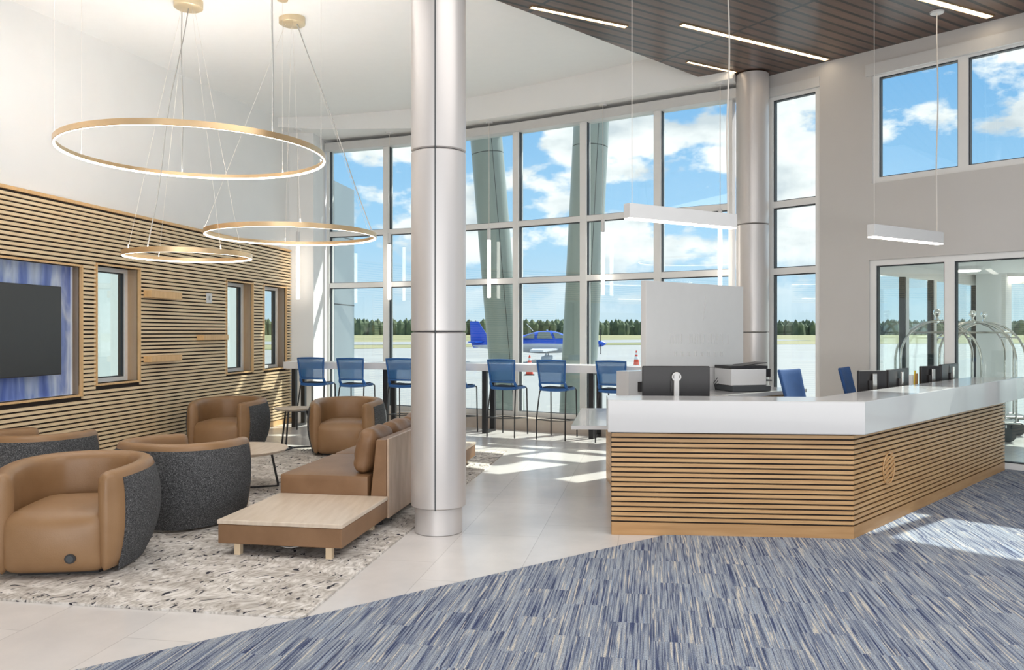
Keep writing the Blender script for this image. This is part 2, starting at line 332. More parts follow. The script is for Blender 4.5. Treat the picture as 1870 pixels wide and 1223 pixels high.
def add_tube(bm, pts, r, seg=8, closed=False, caps=True):
    pts = [Vector(p) for p in pts]; n = len(pts); rings = []
    ref = None
    for i, p in enumerate(pts):
        if closed: t = (pts[(i+1)%n]-pts[i-1])
        else: t = (pts[min(i+1,n-1)]-pts[max(i-1,0)])
        t.normalize()
        if ref is None:
            ref = Vector((0,0,1)) if abs(t.z) < .9 else Vector((1,0,0))
        a = (ref - t*ref.dot(t)).normalized(); b = t.cross(a); ref = a
        rr = r[i] if isinstance(r, (list, tuple)) else r
        rings.append([bm.verts.new(p+(a*math.cos(k*2*math.pi/seg)+b*math.sin(k*2*math.pi/seg))*rr) for k in range(seg)])
    for i in range(n if closed else n-1):
        A, B = rings[i], rings[(i+1)%n]
        for k in range(seg): bm.faces.new((A[k], A[(k+1)%seg], B[(k+1)%seg], B[k]))
    if caps and not closed:
        bm.faces.new(rings[0][::-1]); bm.faces.new(rings[-1])
def add_lathe(bm, prof, c=(0,0,0), seg=32, caps=True):
    c = Vector(c); rings = []
    for r, z in prof:
        rings.append([bm.verts.new(c+Vector((r*math.cos(k*2*math.pi/seg), r*math.sin(k*2*math.pi/seg), z))) for k in range(seg)])
    for A, B in zip(rings, rings[1:]):
        for k in range(seg): bm.faces.new((A[k], A[(k+1)%seg], B[(k+1)%seg], B[k]))
    if caps:
        bm.faces.new(rings[0][::-1]); bm.faces.new(rings[-1])
def add_rbox(bm, c, size, r, n=10, fn=None, mtx=None):
    """rounded box on a grid, fn(p in -1..1 box coords, p) may displace"""
    tb = bmesh.new(); bmesh.ops.create_cube(tb, size=2)
    bmesh.ops.subdivide_edges(tb, edges=list(tb.edges), cuts=n, use_grid_fill=True)
    allv = list(tb.verts)
    h = Vector(size)/2
    for v in allv:
        q = v.co.copy()
        # densify near the edges so the rounding is smooth
        p = Vector([math.sin(x*math.pi/2)*h[i] for i, x in enumerate(q)])
        inner = Vector([max(-(h[i]-r), min(h[i]-r, p[i])) for i in range(3)])
        d = p-inner
        if d.length > 1e-9:
            # project onto rounded shell
            on = [abs(abs(q[i])-1) < 1e-6 for i in range(3)]
            d = d.normalized()*r if sum(1 for x in d if abs(x) > 1e-9) > 1 or any(on) else d
        p = inner+d
        if fn: p = fn(Vector((p.x/h.x, p.y/h.y, p.z/h.z)), p)
        p = p+Vector(c)
        v.co = (mtx @ p) if mtx is not None else p
    tm = {v: bm.verts.new(v.co) for v in tb.verts}
    for f in tb.faces: bm.faces.new([tm[v] for v in f.verts])
    tb.free()
def obj(name, bm, m, parent=None, smooth=False, world=True, mods=None, recalc=True):
    if recalc: bmesh.ops.recalc_face_normals(bm, faces=bm.faces)
    me = bpy.data.meshes.new(name); bm.to_mesh(me); bm.free()
    if m: me.materials.append(m)
    if smooth:
        me.polygons.foreach_set('use_smooth', [True]*len(me.polygons))
        if smooth != 'all':
            try: me.set_sharp_from_angle(angle=R(40))
            except Exception: pass
    o = bpy.data.objects.new(name, me); C.objects.link(o)
    if parent is not None:
        o.parent = parent
        if world:                           # vertices were given in world coordinates
            g = parent
            mw = Matrix.Identity(4); chain = []
            while g is not None: chain.append(g); g = g.parent
            for g in chain[::-1]: mw = mw @ Matrix.LocRotScale(g.location, g.rotation_euler, g.scale)
            me.transform(mw.inverted())
    return o
def bevel(o, wd, seg=3):
    b = o.modifiers.new('bevel', 'BEVEL'); b.width = wd; b.segments = seg; b.limit_method = 'ANGLE'; b.angle_limit = R(40)
    return o
def tag(o, label=None, cat=None, group=None, kind=None):
    if label: o['label'] = label
    if cat: o['category'] = cat
    if group: o['group'] = group
    if kind: o['kind'] = kind
    return o
def thing(name, label, cat, loc=(0,0,0), rz=0, group=None):
    o = bpy.data.objects.new(name, None); C.objects.link(o); o.empty_display_size = .1
    o.location = loc; o.rotation_euler = (0, 0, rz)
    return tag(o, label, cat, group)
def struct(name, bm, m, parent=None, **k):
    o = obj(name, bm, m, parent, **k)
    if parent is None: o['kind'] = 'structure'
    return o
def dup(root, loc, rz, label=None, group=None):
    r = root.copy(); C.objects.link(r); r.location = loc; r.rotation_euler = (0, 0, rz)
    if label: r['label'] = label
    if group: r['group'] = group
    for ch in list(root.children):
        c = ch.copy(); C.objects.link(c); c.parent = r
        for g in list(ch.children):
            d = g.copy(); C.objects.link(d); d.parent = c
    return r
def wall_holes(name, o, ax, ay, s0, s1, z0, z1, th, holes, m):
    """wall from s0..s1 along ax, thickness th along ay, rectangular holes (a0,a1,b0,b1)"""
    bm = bm_new(); cuts = sorted({s0, s1, *[h[0] for h in holes], *[h[1] for h in holes]})
    cuts = [c for c in cuts if s0 <= c <= s1]
    for a, b in zip(cuts, cuts[1:]):
        mid = (a+b)/2; hs = sorted([(h[2], h[3]) for h in holes if h[0] < mid < h[1]]); z = z0
        for h0, h1 in hs:
            if h0 > z+1e-4: add_oriented(bm, o, ax, ay, a, b, 0, th, z, h0)
            z = h1
        if z < z1: add_oriented(bm, o, ax, ay, a, b, 0, th, z, z1)
    return struct(name, bm, m)

# ------------------------------------------------------------------ ground outside
bm = bm_new(); add_prism(bm, [(-900,-300),(900,-300),(900,1200),(-900,1200)], -.3, -.03); tag(struct('floor_apron', bm, M['apron']), 'pale concrete apron outside the windows')
bm = bm_new(); add_prism(bm, [(-900,330),(-120,105),(-30,72),(-14,82),(10,104),(60,118),(900,125),(900,1200),(-900,1200)], -.03, .0); struct('floor_grass', bm, M['grass'])
bm = bm_new(); add_prism(bm, [(-300,160),(-20,104),(0,112),(60,165),(60,215),(0,150),(-20,135),(-300,205)], .0, .03); struct('floor_taxiway', bm, M['road'])
# pine forest along the horizon, uncountable
bm = bm_new()
for i in range(1500):
    x = random.uniform(-430, 460); y = 500+random.uniform(0, 40); h = random.uniform(7.0, 10.4)*(1.0 if x > -60 else 1.05); r = random.uniform(2.2, 4.0)
    vs = [bm.verts.new((x+r*math.cos(k*1.2566), y+r*math.sin(k*1.2566), 0)) for k in range(5)]
    v2 = [bm.verts.new((x+.75*r*math.cos(k*1.2566), y+.75*r*math.sin(k*1.2566), h*.7)) for k in range(5)]
    top = bm.verts.new((x, y, h))
    for k in range(5):
        bm.faces.new((vs[k], vs[(k+1)%5], v2[(k+1)%5], v2[k])); bm.faces.new((v2[k], v2[(k+1)%5], top))
tag(obj('pine_forest', bm, M['forest']), 'dark green pine forest along the far edge of the airfield', 'forest', kind='stuff')

# ------------------------------------------------------------------ floor
bm = bm_new(); add_prism(bm, [(-9,-4),(13,-4),(13,1.7),(7.2,7.85),(3.6,11.66),(3.2,12.0),(-3.4,15.4),(-4.1,15.4),(-9,15.4)], -.2, 0)
struct('floor', bm, M['tile'])
c0 = G(150, 1223); c1 = G(1215, 978); cd = (c1-c0).normalized()
p0 = c0-cd*5; p1 = c1+cd*.25
bm = bm_new(); add_prism(bm, [(p0.x,p0.y),(p1.x,p1.y),(2.62,6.55),(5.5,9.5),(5.45,9.72),(13,1.66),(13,-4),(p0.x,-4)], 0.0, .008)
struct('floor_carpet', bm, M['carpet'])

# ------------------------------------------------------------------ left wall
holes = []
wins = []
WX = [(178, 255, 483, 701), (415, 462, 513, 681), (483, 523, 521, 674)]
for a, b, t_, b_ in WX:
    va, zt = WL(a, t_); vb, _ = WL(b, t_); _, zb = WL(a, b_)
    wins.append((va, vb, zb, zt)); holes.append((va, vb, zb, zt))
vTV, zTVt = WL(149, 487); _, zTVb = WL(149, 720)
vTV0 = WLv(-330)
O = Vector((0,0,0)); NE1 = -E1
VEND = WLv(532)
wall_holes('wall_left', E1*(UW-.04), E2, NE1, -6, VEND, 0, 6.2, .24, holes+[(vTV0, vTV, zTVb, zTVt)], M['white'])
bm = bm_new(); add_oriented(bm, E1*(UW-.14), E2, NE1, vTV0-.02, vTV+.02, 0, .12, zTVb-.02, zTVt+.02)
struct('wall_niche', bm, M['art'])
# dark backing board and slats: one cladding, each opening left free
ZS = 3.03
def segs(z0, z1, lo, hi, margin=.028):
    cut = [(a-margin, b+margin) for a, b, c_, d_ in holes+[(vTV0, vTV, zTVb, zTVt)] if z1 > c_-margin and z0 < d_+margin]
    out = []; x = lo
    for a, b in sorted(cut):
        if a > x: out.append((x, a))
        x = max(x, b)
    if x < hi: out.append((x, hi))
    return out
bm = bm_new(); bmb = bm_new(); z = .10; pitch = .049
bnds = sorted({.0, ZS, *[h[2] for h in holes], *[h[3] for h in holes], zTVb, zTVt})
for a, b in zip(bnds, bnds[1:]):
    for s, e in segs(a+.001, b-.001, -1.2, VEND, 0):
        add_oriented(bmb, E1*(UW-.028), E2, NE1, s, e, 0, .012, a, b)
clad = thing('slat_cladding', 'oak slat cladding covering the lower left wall', 'wall cladding', UV(UW-.03, 6))
tag(clad, kind='structure')
bd = obj('backing_board', bmb, M['backing'], clad)
while z+.031 < ZS-.02:
    for s, e in segs(z, z+.031, -1.2, VEND): add_oriented(bm, E1*UW, E2, NE1, s, e, 0, .028, z, z+.031)
    z += pitch
obj('slats', bm, M['oakwall'], clad)
bm = bm_new()
add_oriented(bm, E1*UW, E2, NE1, -1.2, VEND, -.004, .03, ZS-.03, ZS+.006)
add_oriented(bm, E1*UW, E2, NE1, -1.2, VEND, -.004, .03, 0, .085)
obj('edge_board', bm, M['oaktrim'], clad)
def lining(name, a, b, z0, z1, depth, t=.016):
    bm = bm_new(); o = E1*(UW+.006)
    add_oriented(bm, o, E2, NE1, a-.022, a, 0, depth, z0-.022, z1+.022)
    add_oriented(bm, o, E2, NE1, b, b+.022, 0, depth, z0-.022, z1+.022)
    add_oriented(bm, o, E2, NE1, a, b, 0, depth, z1, z1+.022)
    add_oriented(bm, o, E2, NE1, a, b, 0, depth, z0-.022, z0)
    return obj('opening_lining', bm, M['oaktrim'], clad)
for h in holes: lining('l', *h, .17)
lining('l', vTV0, vTV, zTVb, zTVt, .12)
for i, (a, b, z0, z1) in enumerate(wins):
    o = E1*(UW-.165); bm = bm_new(); f = .05; dp = .05
    add_oriented(bm, o, E2, NE1, a, a+f, 0, dp, z0, z1); add_oriented(bm, o, E2, NE1, b-f, b, 0, dp, z0, z1)
    add_oriented(bm, o, E2, NE1, a+f, b-f, 0, dp, z1-f, z1); add_oriented(bm, o, E2, NE1, a+f, b-f, 0, dp, z0, z0+f)
    wn_ = struct('window_%d' % (i+1), bm, M['alu'])
    bm = bm_new(); f2 = .012
    add_oriented(bm, o, E2, NE1, a+f, a+f+f2, .02, dp+.03, z0+f, z1-f); add_oriented(bm, o, E2, NE1, b-f-f2*2, b-f, .02, dp+.03, z0+f, z1-f)
    add_oriented(bm, o, E2, NE1, a+f, b-f, .02, dp+.03, z1-f-f2, z1-f); add_oriented(bm, o, E2, NE1, a+f, b-f, .02, dp+.03, z0+f, z0+f+f2)
    obj('window_gasket', bm, M['gasket'], wn_)
    bm = bm_new(); add_oriented(bm, o, E2, NE1, a+f, b-f, .03, .036, z0+f, z1-f); obj('glass_pane', bm, M['smallglass'], wn_)

# wing of the building beyond the left wall
bm = bm_new(); vW = 16.85
add_oriented(bm, E1*(UW-.04), E2, NE1, 14.6, vW, 0, .4, 0, 4.64); wg = tag(obj('building_wing', bm, M['wing']), 'blue-grey panelled wing of the building outside the leftmost window', 'building')
bm = bm_new()
for zz in (2.15, 3.55): add_oriented(bm, E1*(UW-.036), E2, NE1, 14.6, vW+.002, 0, .02, zz, zz+.02)
for vv in (14.9, 15.7): add_oriented(bm, E1*(UW-.036), E2, NE1, vv, vv+.02, 0, .02, 0, 4.64)
obj('panel_joint', bm, M['gasket'], wg)
bm = bm_new(); add_oriented(bm, E1*(-12.5), E2, NE1, 2, 25, 0, .3, -.03, 5.2); tag(obj('added_pale_wall', bm, M['outwall']), 'added pale green wall that lightens the view through the small windows', 'wall', kind='structure')  # wall added out in the sun so the small windows look pale

# ------------------------------------------------------------------ back wall piece, curtain wall
MP = [(600,15.16),(708,14.75),(823,14.28),(945,13.68),(1068,13.03),(1203,12.38),(1340,11.77)]
MP = [Vector(((p-CX)/FPX*y, y, 0)) for p, y in MP]
wc = UV(UW-.04, VEND)
bm = bm_new(); add_prism(bm, [(wc.x-.3, wc.y), (MP[0].x-.12, wc.y), (MP[0].x-.06, 15.1), (MP[0].x-.06, 15.35), (wc.x-.3, 15.35)], 0, 6.2)
struct('wall_back', bm, M['white'])
ZH = 5.03; ZT1 = 3.38; ZT2 = 2.44; ZB = .2
def inward(i):
    a = MP[max(i-1,0)]; b = MP[min(i+1,6)]; t = (b-a).normalized(); return Vector((t.y, -t.x, 0))   # points into the room
INW = [inward(i) for i in range(7)]
for i in range(7):
    if INW[i].y > 0: INW[i] = -INW[i]
def off(d, ext0=0, ext1=0):
    pts = [MP[i]+INW[i]*d for i in range(7)]
    if ext0: pts.insert(0, pts[0]+(pts[0]-pts[1]).normalized()*ext0)
    if ext1: pts.append(pts[-1]+(pts[-1]-pts[-2]).normalized()*ext1)
    return pts
def strip(bm, d0, d1, z0, z1, e0=0, e1=0):
    a = off(d0, e0, e1); b = off(d1, e0, e1)
    for i in range(len(a)-1): add_prism(bm, [(a[i].x,a[i].y),(a[i+1].x,a[i+1].y),(b[i+1].x,b[i+1].y),(b[i].x,b[i].y)], z0, z1)
for i in range(6):
    a, b = MP[i], MP[i+1]; t = (b-a).normalized(); L = (b-a).length; nn = Vector((t.y, -t.x, 0))
    if nn.y > 0: nn = -nn
    bm = bm_new(); fw = .055
    add_oriented(bm, a, t, nn, 0, fw, -.09, .07, ZB, ZH); add_oriented(bm, a, t, nn, L-fw, L, -.09, .07, ZB, ZH)
    for zz in (ZB+.03, ZT2, ZT1, ZH-.04):
        add_oriented(bm, a, t, nn, fw, L-fw, -.08, .055, zz-.045, zz+.045)
    wn_ = struct('window_%d' % (i+4), bm, M['alu'])
    bm = bm_new()
    for s in (fw, L-fw-.012): add_oriented(bm, a, t, nn, s, s+.012, -.03, .03, ZB+.07, ZH-.08)
    for zz in (ZB+.075, ZT2+.045, ZT1+.045): add_oriented(bm, a, t, nn, fw, L-fw, -.03, .03, zz, zz+.008)
    for zz in (ZH-.085, ZT2-.045, ZT1-.045): add_oriented(bm, a, t, nn, fw, L-fw, -.03, .03, zz-.012, zz)
    obj('window_gasket', bm, M['gasket'], wn_)
    for z0, z1 in ((ZB+.07, ZT2-.04), (ZT2+.04, ZT1-.04), (ZT1+.04, ZH-.08)):
        bm = bm_new(); add_oriented(bm, a, t, nn, fw, L-fw, -.014, -.006, z0, z1); obj('glass_pane', bm, M['glass'], wn_)
bm = bm_new(); strip(bm, .33, -.12, 0, .2, 0, .3); struct('trim_1', bm, M['plinth'])
bm = bm_new(); strip(bm, .14, -.1, ZH-.13, ZH+.01, .0, .2); struct('trim_2', bm, M['shade'])
bm = bm_new()
IN = [(-4.06,14.05),(-3.3,14.22),(-1.755,14.16),(-.499,13.58),(.45,13.06),(1.371,12.54),(2.1,12.05),(3.06,11.38)]
OUT = [(-4.06,15.5),(-3.3,15.45),(-1.9,14.95),(-.35,14.2),(.75,13.65),(1.75,13.0),(2.5,12.6),(3.35,12.0)]
for i in range(7): add_prism(bm, [IN[i], IN[i+1], OUT[i+1], OUT[i]], 5.10, 6.2)
bmesh.ops.remove_doubles(bm, verts=bm.verts, dist=.0005)
struct('wall_bulkhead', bm, M['white'])
bm = bm_new(); strip(bm, -.1, -.3, ZH, 5.10, .3, .4); struct('trim_3', bm, M['white'])
# overhanging roof outside, resting on the leaning columns
bm = bm_new(); strip(bm, -1.75, -2.15, 5.90, 6.2, 1.0, .0); struct('ceiling_beam', bm, M['wing'])

# ------------------------------------------------------------------ right wall
sB0, sB1 = RWs(1403)-.02, RWs(1497)
zUb = RWz(1594.6, 335); sU0 = RWs(1592); sUm = RWs(1757); sD0 = RWs(1587); sDm = RWs(1732); zDh = RWz(1587, 475)
SE = sU0 + 9.0
bayU = sUm-sU0; mullU = [sU0+bayU*k for k in range(1, 7)]
sDe = sDm+(sDm-sD0)*4
wall_holes('wall_right', R0, DR, -NRI, -.35, 9.6, 0, 6.2, .24, [(sB0, sB1, .0, ZH), (sU0, sU0+bayU*6, zUb, ZH), (sD0, sDe, 0, zDh)], M['wallgrey'])
def window_r(name, s0, s1, z0, z1, mull, trans, fw=.075, dep=(.03,.15), pm='glass'):
    o = R0; bm = bm_new(); d0, d1 = dep; ay = -NRI
    add_oriented(bm, o, DR, ay, s0, s0+fw, d0, d1, z0, z1); add_oriented(bm, o, DR, ay, s1-fw, s1, d0, d1, z0, z1)
    add_oriented(bm, o, DR, ay, s0+fw, s1-fw, d0, d1, z0, z0+fw); add_oriented(bm, o, DR, ay, s0+fw, s1-fw, d0, d1, z1-fw, z1)
    for s in mull: add_oriented(bm, o, DR, ay, s-fw*.75, s+fw*.75, d0, d1, z0+fw, z1-fw)
    xs = [s0+fw]+[v for s in mull for v in (s-fw*.75, s+fw*.75)]+[s1-fw]
    for zz in trans:
        for k in range(0, len(xs), 2): add_oriented(bm, o, DR, ay, xs[k], xs[k+1], d0, d1, zz-.045, zz+.045)
    wn_ = struct(name, bm, M['alu']); bmg = bm_new()
    zs = [z0+fw]+[v for zz in sorted(trans) for v in (zz-.045, zz+.045)]+[z1-fw]
    for k in range(0, len(xs), 2):
        for j in range(0, len(zs), 2):
            a, b, c_, d_ = xs[k], xs[k+1], zs[j], zs[j+1]; m_ = (d0+d1)/2
            add_oriented(bmg, o, DR, ay, a, a+.013, m_-.035, m_+.035, c_, d_); add_oriented(bmg, o, DR, ay, b-.013, b, m_-.035, m_+.035, c_, d_)
            add_oriented(bmg, o, DR, ay, a+.013, b-.013, m_-.035, m_+.035, c_, c_+.013); add_oriented(bmg, o, DR, ay, a+.013, b-.013, m_-.035, m_+.035, d_-.013, d_)
            bm = bm_new(); add_oriented(bm, o, DR, ay, a+.01, b-.01, m_-.004, m_+.004, c_+.01, d_-.01); obj('glass_pane', bm, M[pm], wn_)
    obj('window_gasket', bmg, M['gasket'], wn_)
    return wn_
window_r('window_10', sB0, sB1, .0, ZH-.1, [], [ZT1, ZT2])
window_r('window_11', sU0, sU0+bayU*6, zUb, ZH-.1, mullU[:5], [])
window_r('door_1', sD0, sDe, 0.0, zDh, [sDm+(sDm-sD0)*k for k in range(4)], [])
bm = bm_new(); add_oriented(bm, R0, DR, -NRI, sB0, sB1, -.02, .15, ZH-.13, ZH); struct('trim_4', bm, M['shade'])
bm = bm_new(); add_oriented(bm, R0, DR, -NRI, sU0-.07, sU0+bayU*6, -.03, .15, ZH-.15, ZH); struct('trim_5', bm, M['shade'])
bm = bm_new(); add_oriented(bm, R0, DR, NRI, sB1, sD0, 0, .012, 0, .1); struct('baseboard_right', bm, M['skirt'])

# ------------------------------------------------------------------ ceilings
ZW = 5.21
def ceil_z(x, y): return EYE+3.286+.075*x+.0493*y
wa = Vector(((905-CX)/FPX*FPX*(ZW-EYE)/607, FPX*(ZW-EYE)/607, 0)); wb = Vector(((1314-CX)/452*(ZW-EYE), FPX*(ZW-EYE)/452, 0))
wd = (wb-wa).normalized(); wA = wa-wd*16; wB = wb+wd*.15
bm = bm_new()
poly = [(-9,-4), (wA.x+.15, -4) if wA.y < -4 else (wA.x,wA.y), (wB.x+1.2,wB.y+1.2), (-2,16), (-9,16)]
yy = -4; tpar = (yy-wa.y)/wd.y; xs_ = wa.x+wd.x*tpar
wl = wa.y+(-9.5-wa.x)*wd.y/wd.x
poly = [(-9.5,wl-.5), (-9.0,wl-.5), (wB.x+.6,wB.y+.5), (-2,16), (-9.5,16)]
lo = [bm.verts.new((x, y, ceil_z(x,y))) for x, y in poly]; hi = [bm.verts.new((x, y, ceil_z(x,y)+.2)) for x, y in poly]
bm.faces.new(lo[::-1]); bm.faces.new(hi)
for i in range(5): bm.faces.new((lo[i], lo[(i+1)%5], hi[(i+1)%5], hi[i]))
struct('ceiling', bm, M['ceil'])
bm = bm_new(); add_prism(bm, [(-9.5,wl),(-9.5,-4),(15,-4),(15,0.1),(3.9,11.75),(wB.x+.1,wB.y+.1),(wb.x,wb.y),(wa.x,wa.y)], ZW, ZW+.12)
struct('ceiling_wood', bm, M['woodceil'])
bm = bm_new(); add_prism(bm, [(-9.5,-4),(15,-4),(15,0.4),(3.9,12.2),(-3.3,15.5),(-9.5,15.5)], 6.2, 6.3); struct('ceiling_roof', bm, M['ceil'])

# recessed strip lights in the timber ceiling
SL = [((970,12),(1143,48),.055,'slim recessed strip light nearest the white ceiling edge'),
      ((1245,44),(1510,108),.065,'long bright recessed strip light in the middle of the timber ceiling'),
      ((1256,112),(1343,131),.04,'short recessed strip light in front of the far column'),
      ((1655,-12),(1808,30),.08,'recessed strip light at the top right, beside the cable canopy')]
for (a, b, wd_, lab) in SL:
    A = G(a[0], a[1], ZW); B = G(b[0], b[1], ZW); t = (B-A).normalized(); n_ = Vector((-t.y, t.x, 0)); L = (B-A).length
    th = thing('recessed_strip_light', lab, 'ceiling light', A, 0, 'strip lights set in the timber ceiling')
    bm = bm_new()
    add_oriented(bm, A, t, n_, -.01, L+.01, -wd_/2-.01, -wd_/2, ZW-.012, ZW-.0005); add_oriented(bm, A, t, n_, -.01, L+.01, wd_/2, wd_/2+.01, ZW-.012, ZW-.0005)
    add_oriented(bm, A, t, n_, -.01, 0, -wd_/2, wd_/2, ZW-.012, ZW-.0005); add_oriented(bm, A, t, n_, L, L+.01, -wd_/2, wd_/2, ZW-.012, ZW-.0005)
    obj('frame', bm, M['brass'], th)
    bm = bm_new(); add_oriented(bm, A, t, n_, 0, L, -wd_/2, wd_/2, ZW-.008, ZW-.0008); obj('diffuser', bm, M['leds'], th)

# ------------------------------------------------------------------ columns
def column(x, y, r, zb, joints, top, label, seam):
    th = thing('round_column', label, 'column', (x, y, 0)); th['kind'] = 'thing'
    bm = bm_new(); add_lathe(bm, [(r*.87,0.004),(r*.87,zb)], (x,y,0), 64); obj('base_collar', bm, M['column'], th, smooth=True)
    zs = [zb]+joints+[top]
    for a, b in zip(zs, zs[1:]):
        bm = bm_new(); add_lathe(bm, [(r-.012,a+.003),(r,a+.012),(r,b-.012),(r-.012,b-.003)], (x,y,0), 96); obj('shaft_panel', bm, M['column'], th, smooth=True)
    bm = bm_new(); add_lathe(bm, [(r-.02,zb),(r-.02,top)], (x,y,0), 48)
    for ang in seam:
        a = R(ang); c = Vector((x+math.cos(a)*(r-.004), y+math.sin(a)*(r-.004), (zb+top)/2)); add_box(bm, c, (.012, .009, top-zb), a)
    obj('joint_core', bm, M['gasket'], th)
    return th
cy = 2370/373+.19
cxn = (801-CX)/FPX*cy
column(cxn, cy, .217, EYE-335*6.16/1500, [1.585, EYE+337*6.36/1500], 5.205, 'large round metal-clad column standing beside the sofa in the foreground', [-92, 88])
jf = [EYE+196*11.45/1500, EYE+.5*11.45/1500]
column(.2927*11.55, 11.55, .222, .15, [1.585, EYE+197*11.5/1500], 5.205, 'far round metal-clad column between the curved glazing and the right wall', [100])

# leaning columns outside
def lean(p, q, r, label):
    p, q = Vector(p), Vector(q); th = thing('leaning_column', label, 'column', (p.x,p.y,0), 0, 'leaning roof columns outside'); th['kind'] = 'thing'
    bm = bm_new(); k = .86; m_ = p.lerp(q, k); add_tube(bm, [p, m_], r, 40); obj('shaft_panel', bm, M['outcol'], th, smooth=True)
    bm = bm_new(); d = (q-p).normalized()*.015; add_tube(bm, [m_+d, q], r, 40); obj('shaft_panel', bm, M['outcol'], th, smooth=True)
    bm = bm_new(); add_tube(bm, [p, q], r-.012, 32)
    sd = (q-p).normalized(); nrm = Vector((.35,-1,0)).normalized()
    add_tube(bm, [p+nrm*(r-.003), q+nrm*(r-.003)], .007, 6)
    obj('joint_core', bm, M['gasket'], th)
pA = G(930, 607+2370/15.9, 0); qA = D(886, 230, 15.9)
qA2 = pA+(qA-pA)*(5.8/qA.z)
qA2 = pA+(qA-pA)*(5.84/qA.z)
lean((pA.x, 15.9, -.03), qA2, .31, 'thick grey-green outdoor column leaning left at the top, behind the tail of the aircraft')
pB = G(1053, 607+2370/15.3, 0); qB = D(1080, 220, 15.3); qB2 = pB+(qB-pB)*(5.84/qB.z)
lean((pB.x, 15.3, -.03), qB2, .33, 'thick grey-green outdoor column leaning right at the top, in front of the aircraft nose')

# ------------------------------------------------------------------ rug and lounge furniture
def place(u, v, z=0): p = UV(u, v, z); return (p.x, p.y, p.z)
rc = G(553, 1131); ru = rc.dot(E1); rv = rc.dot(E2)
bm = bm_new(); add_oriented(bm, O, E1, E2, ru-4.0, ru, rv, 10.75, .0, .014); rug = obj('area_rug', bm, M['rug'])
tag(rug, 'cream area rug with dark flecks under the lounge furniture', 'rug')
ZR = .014

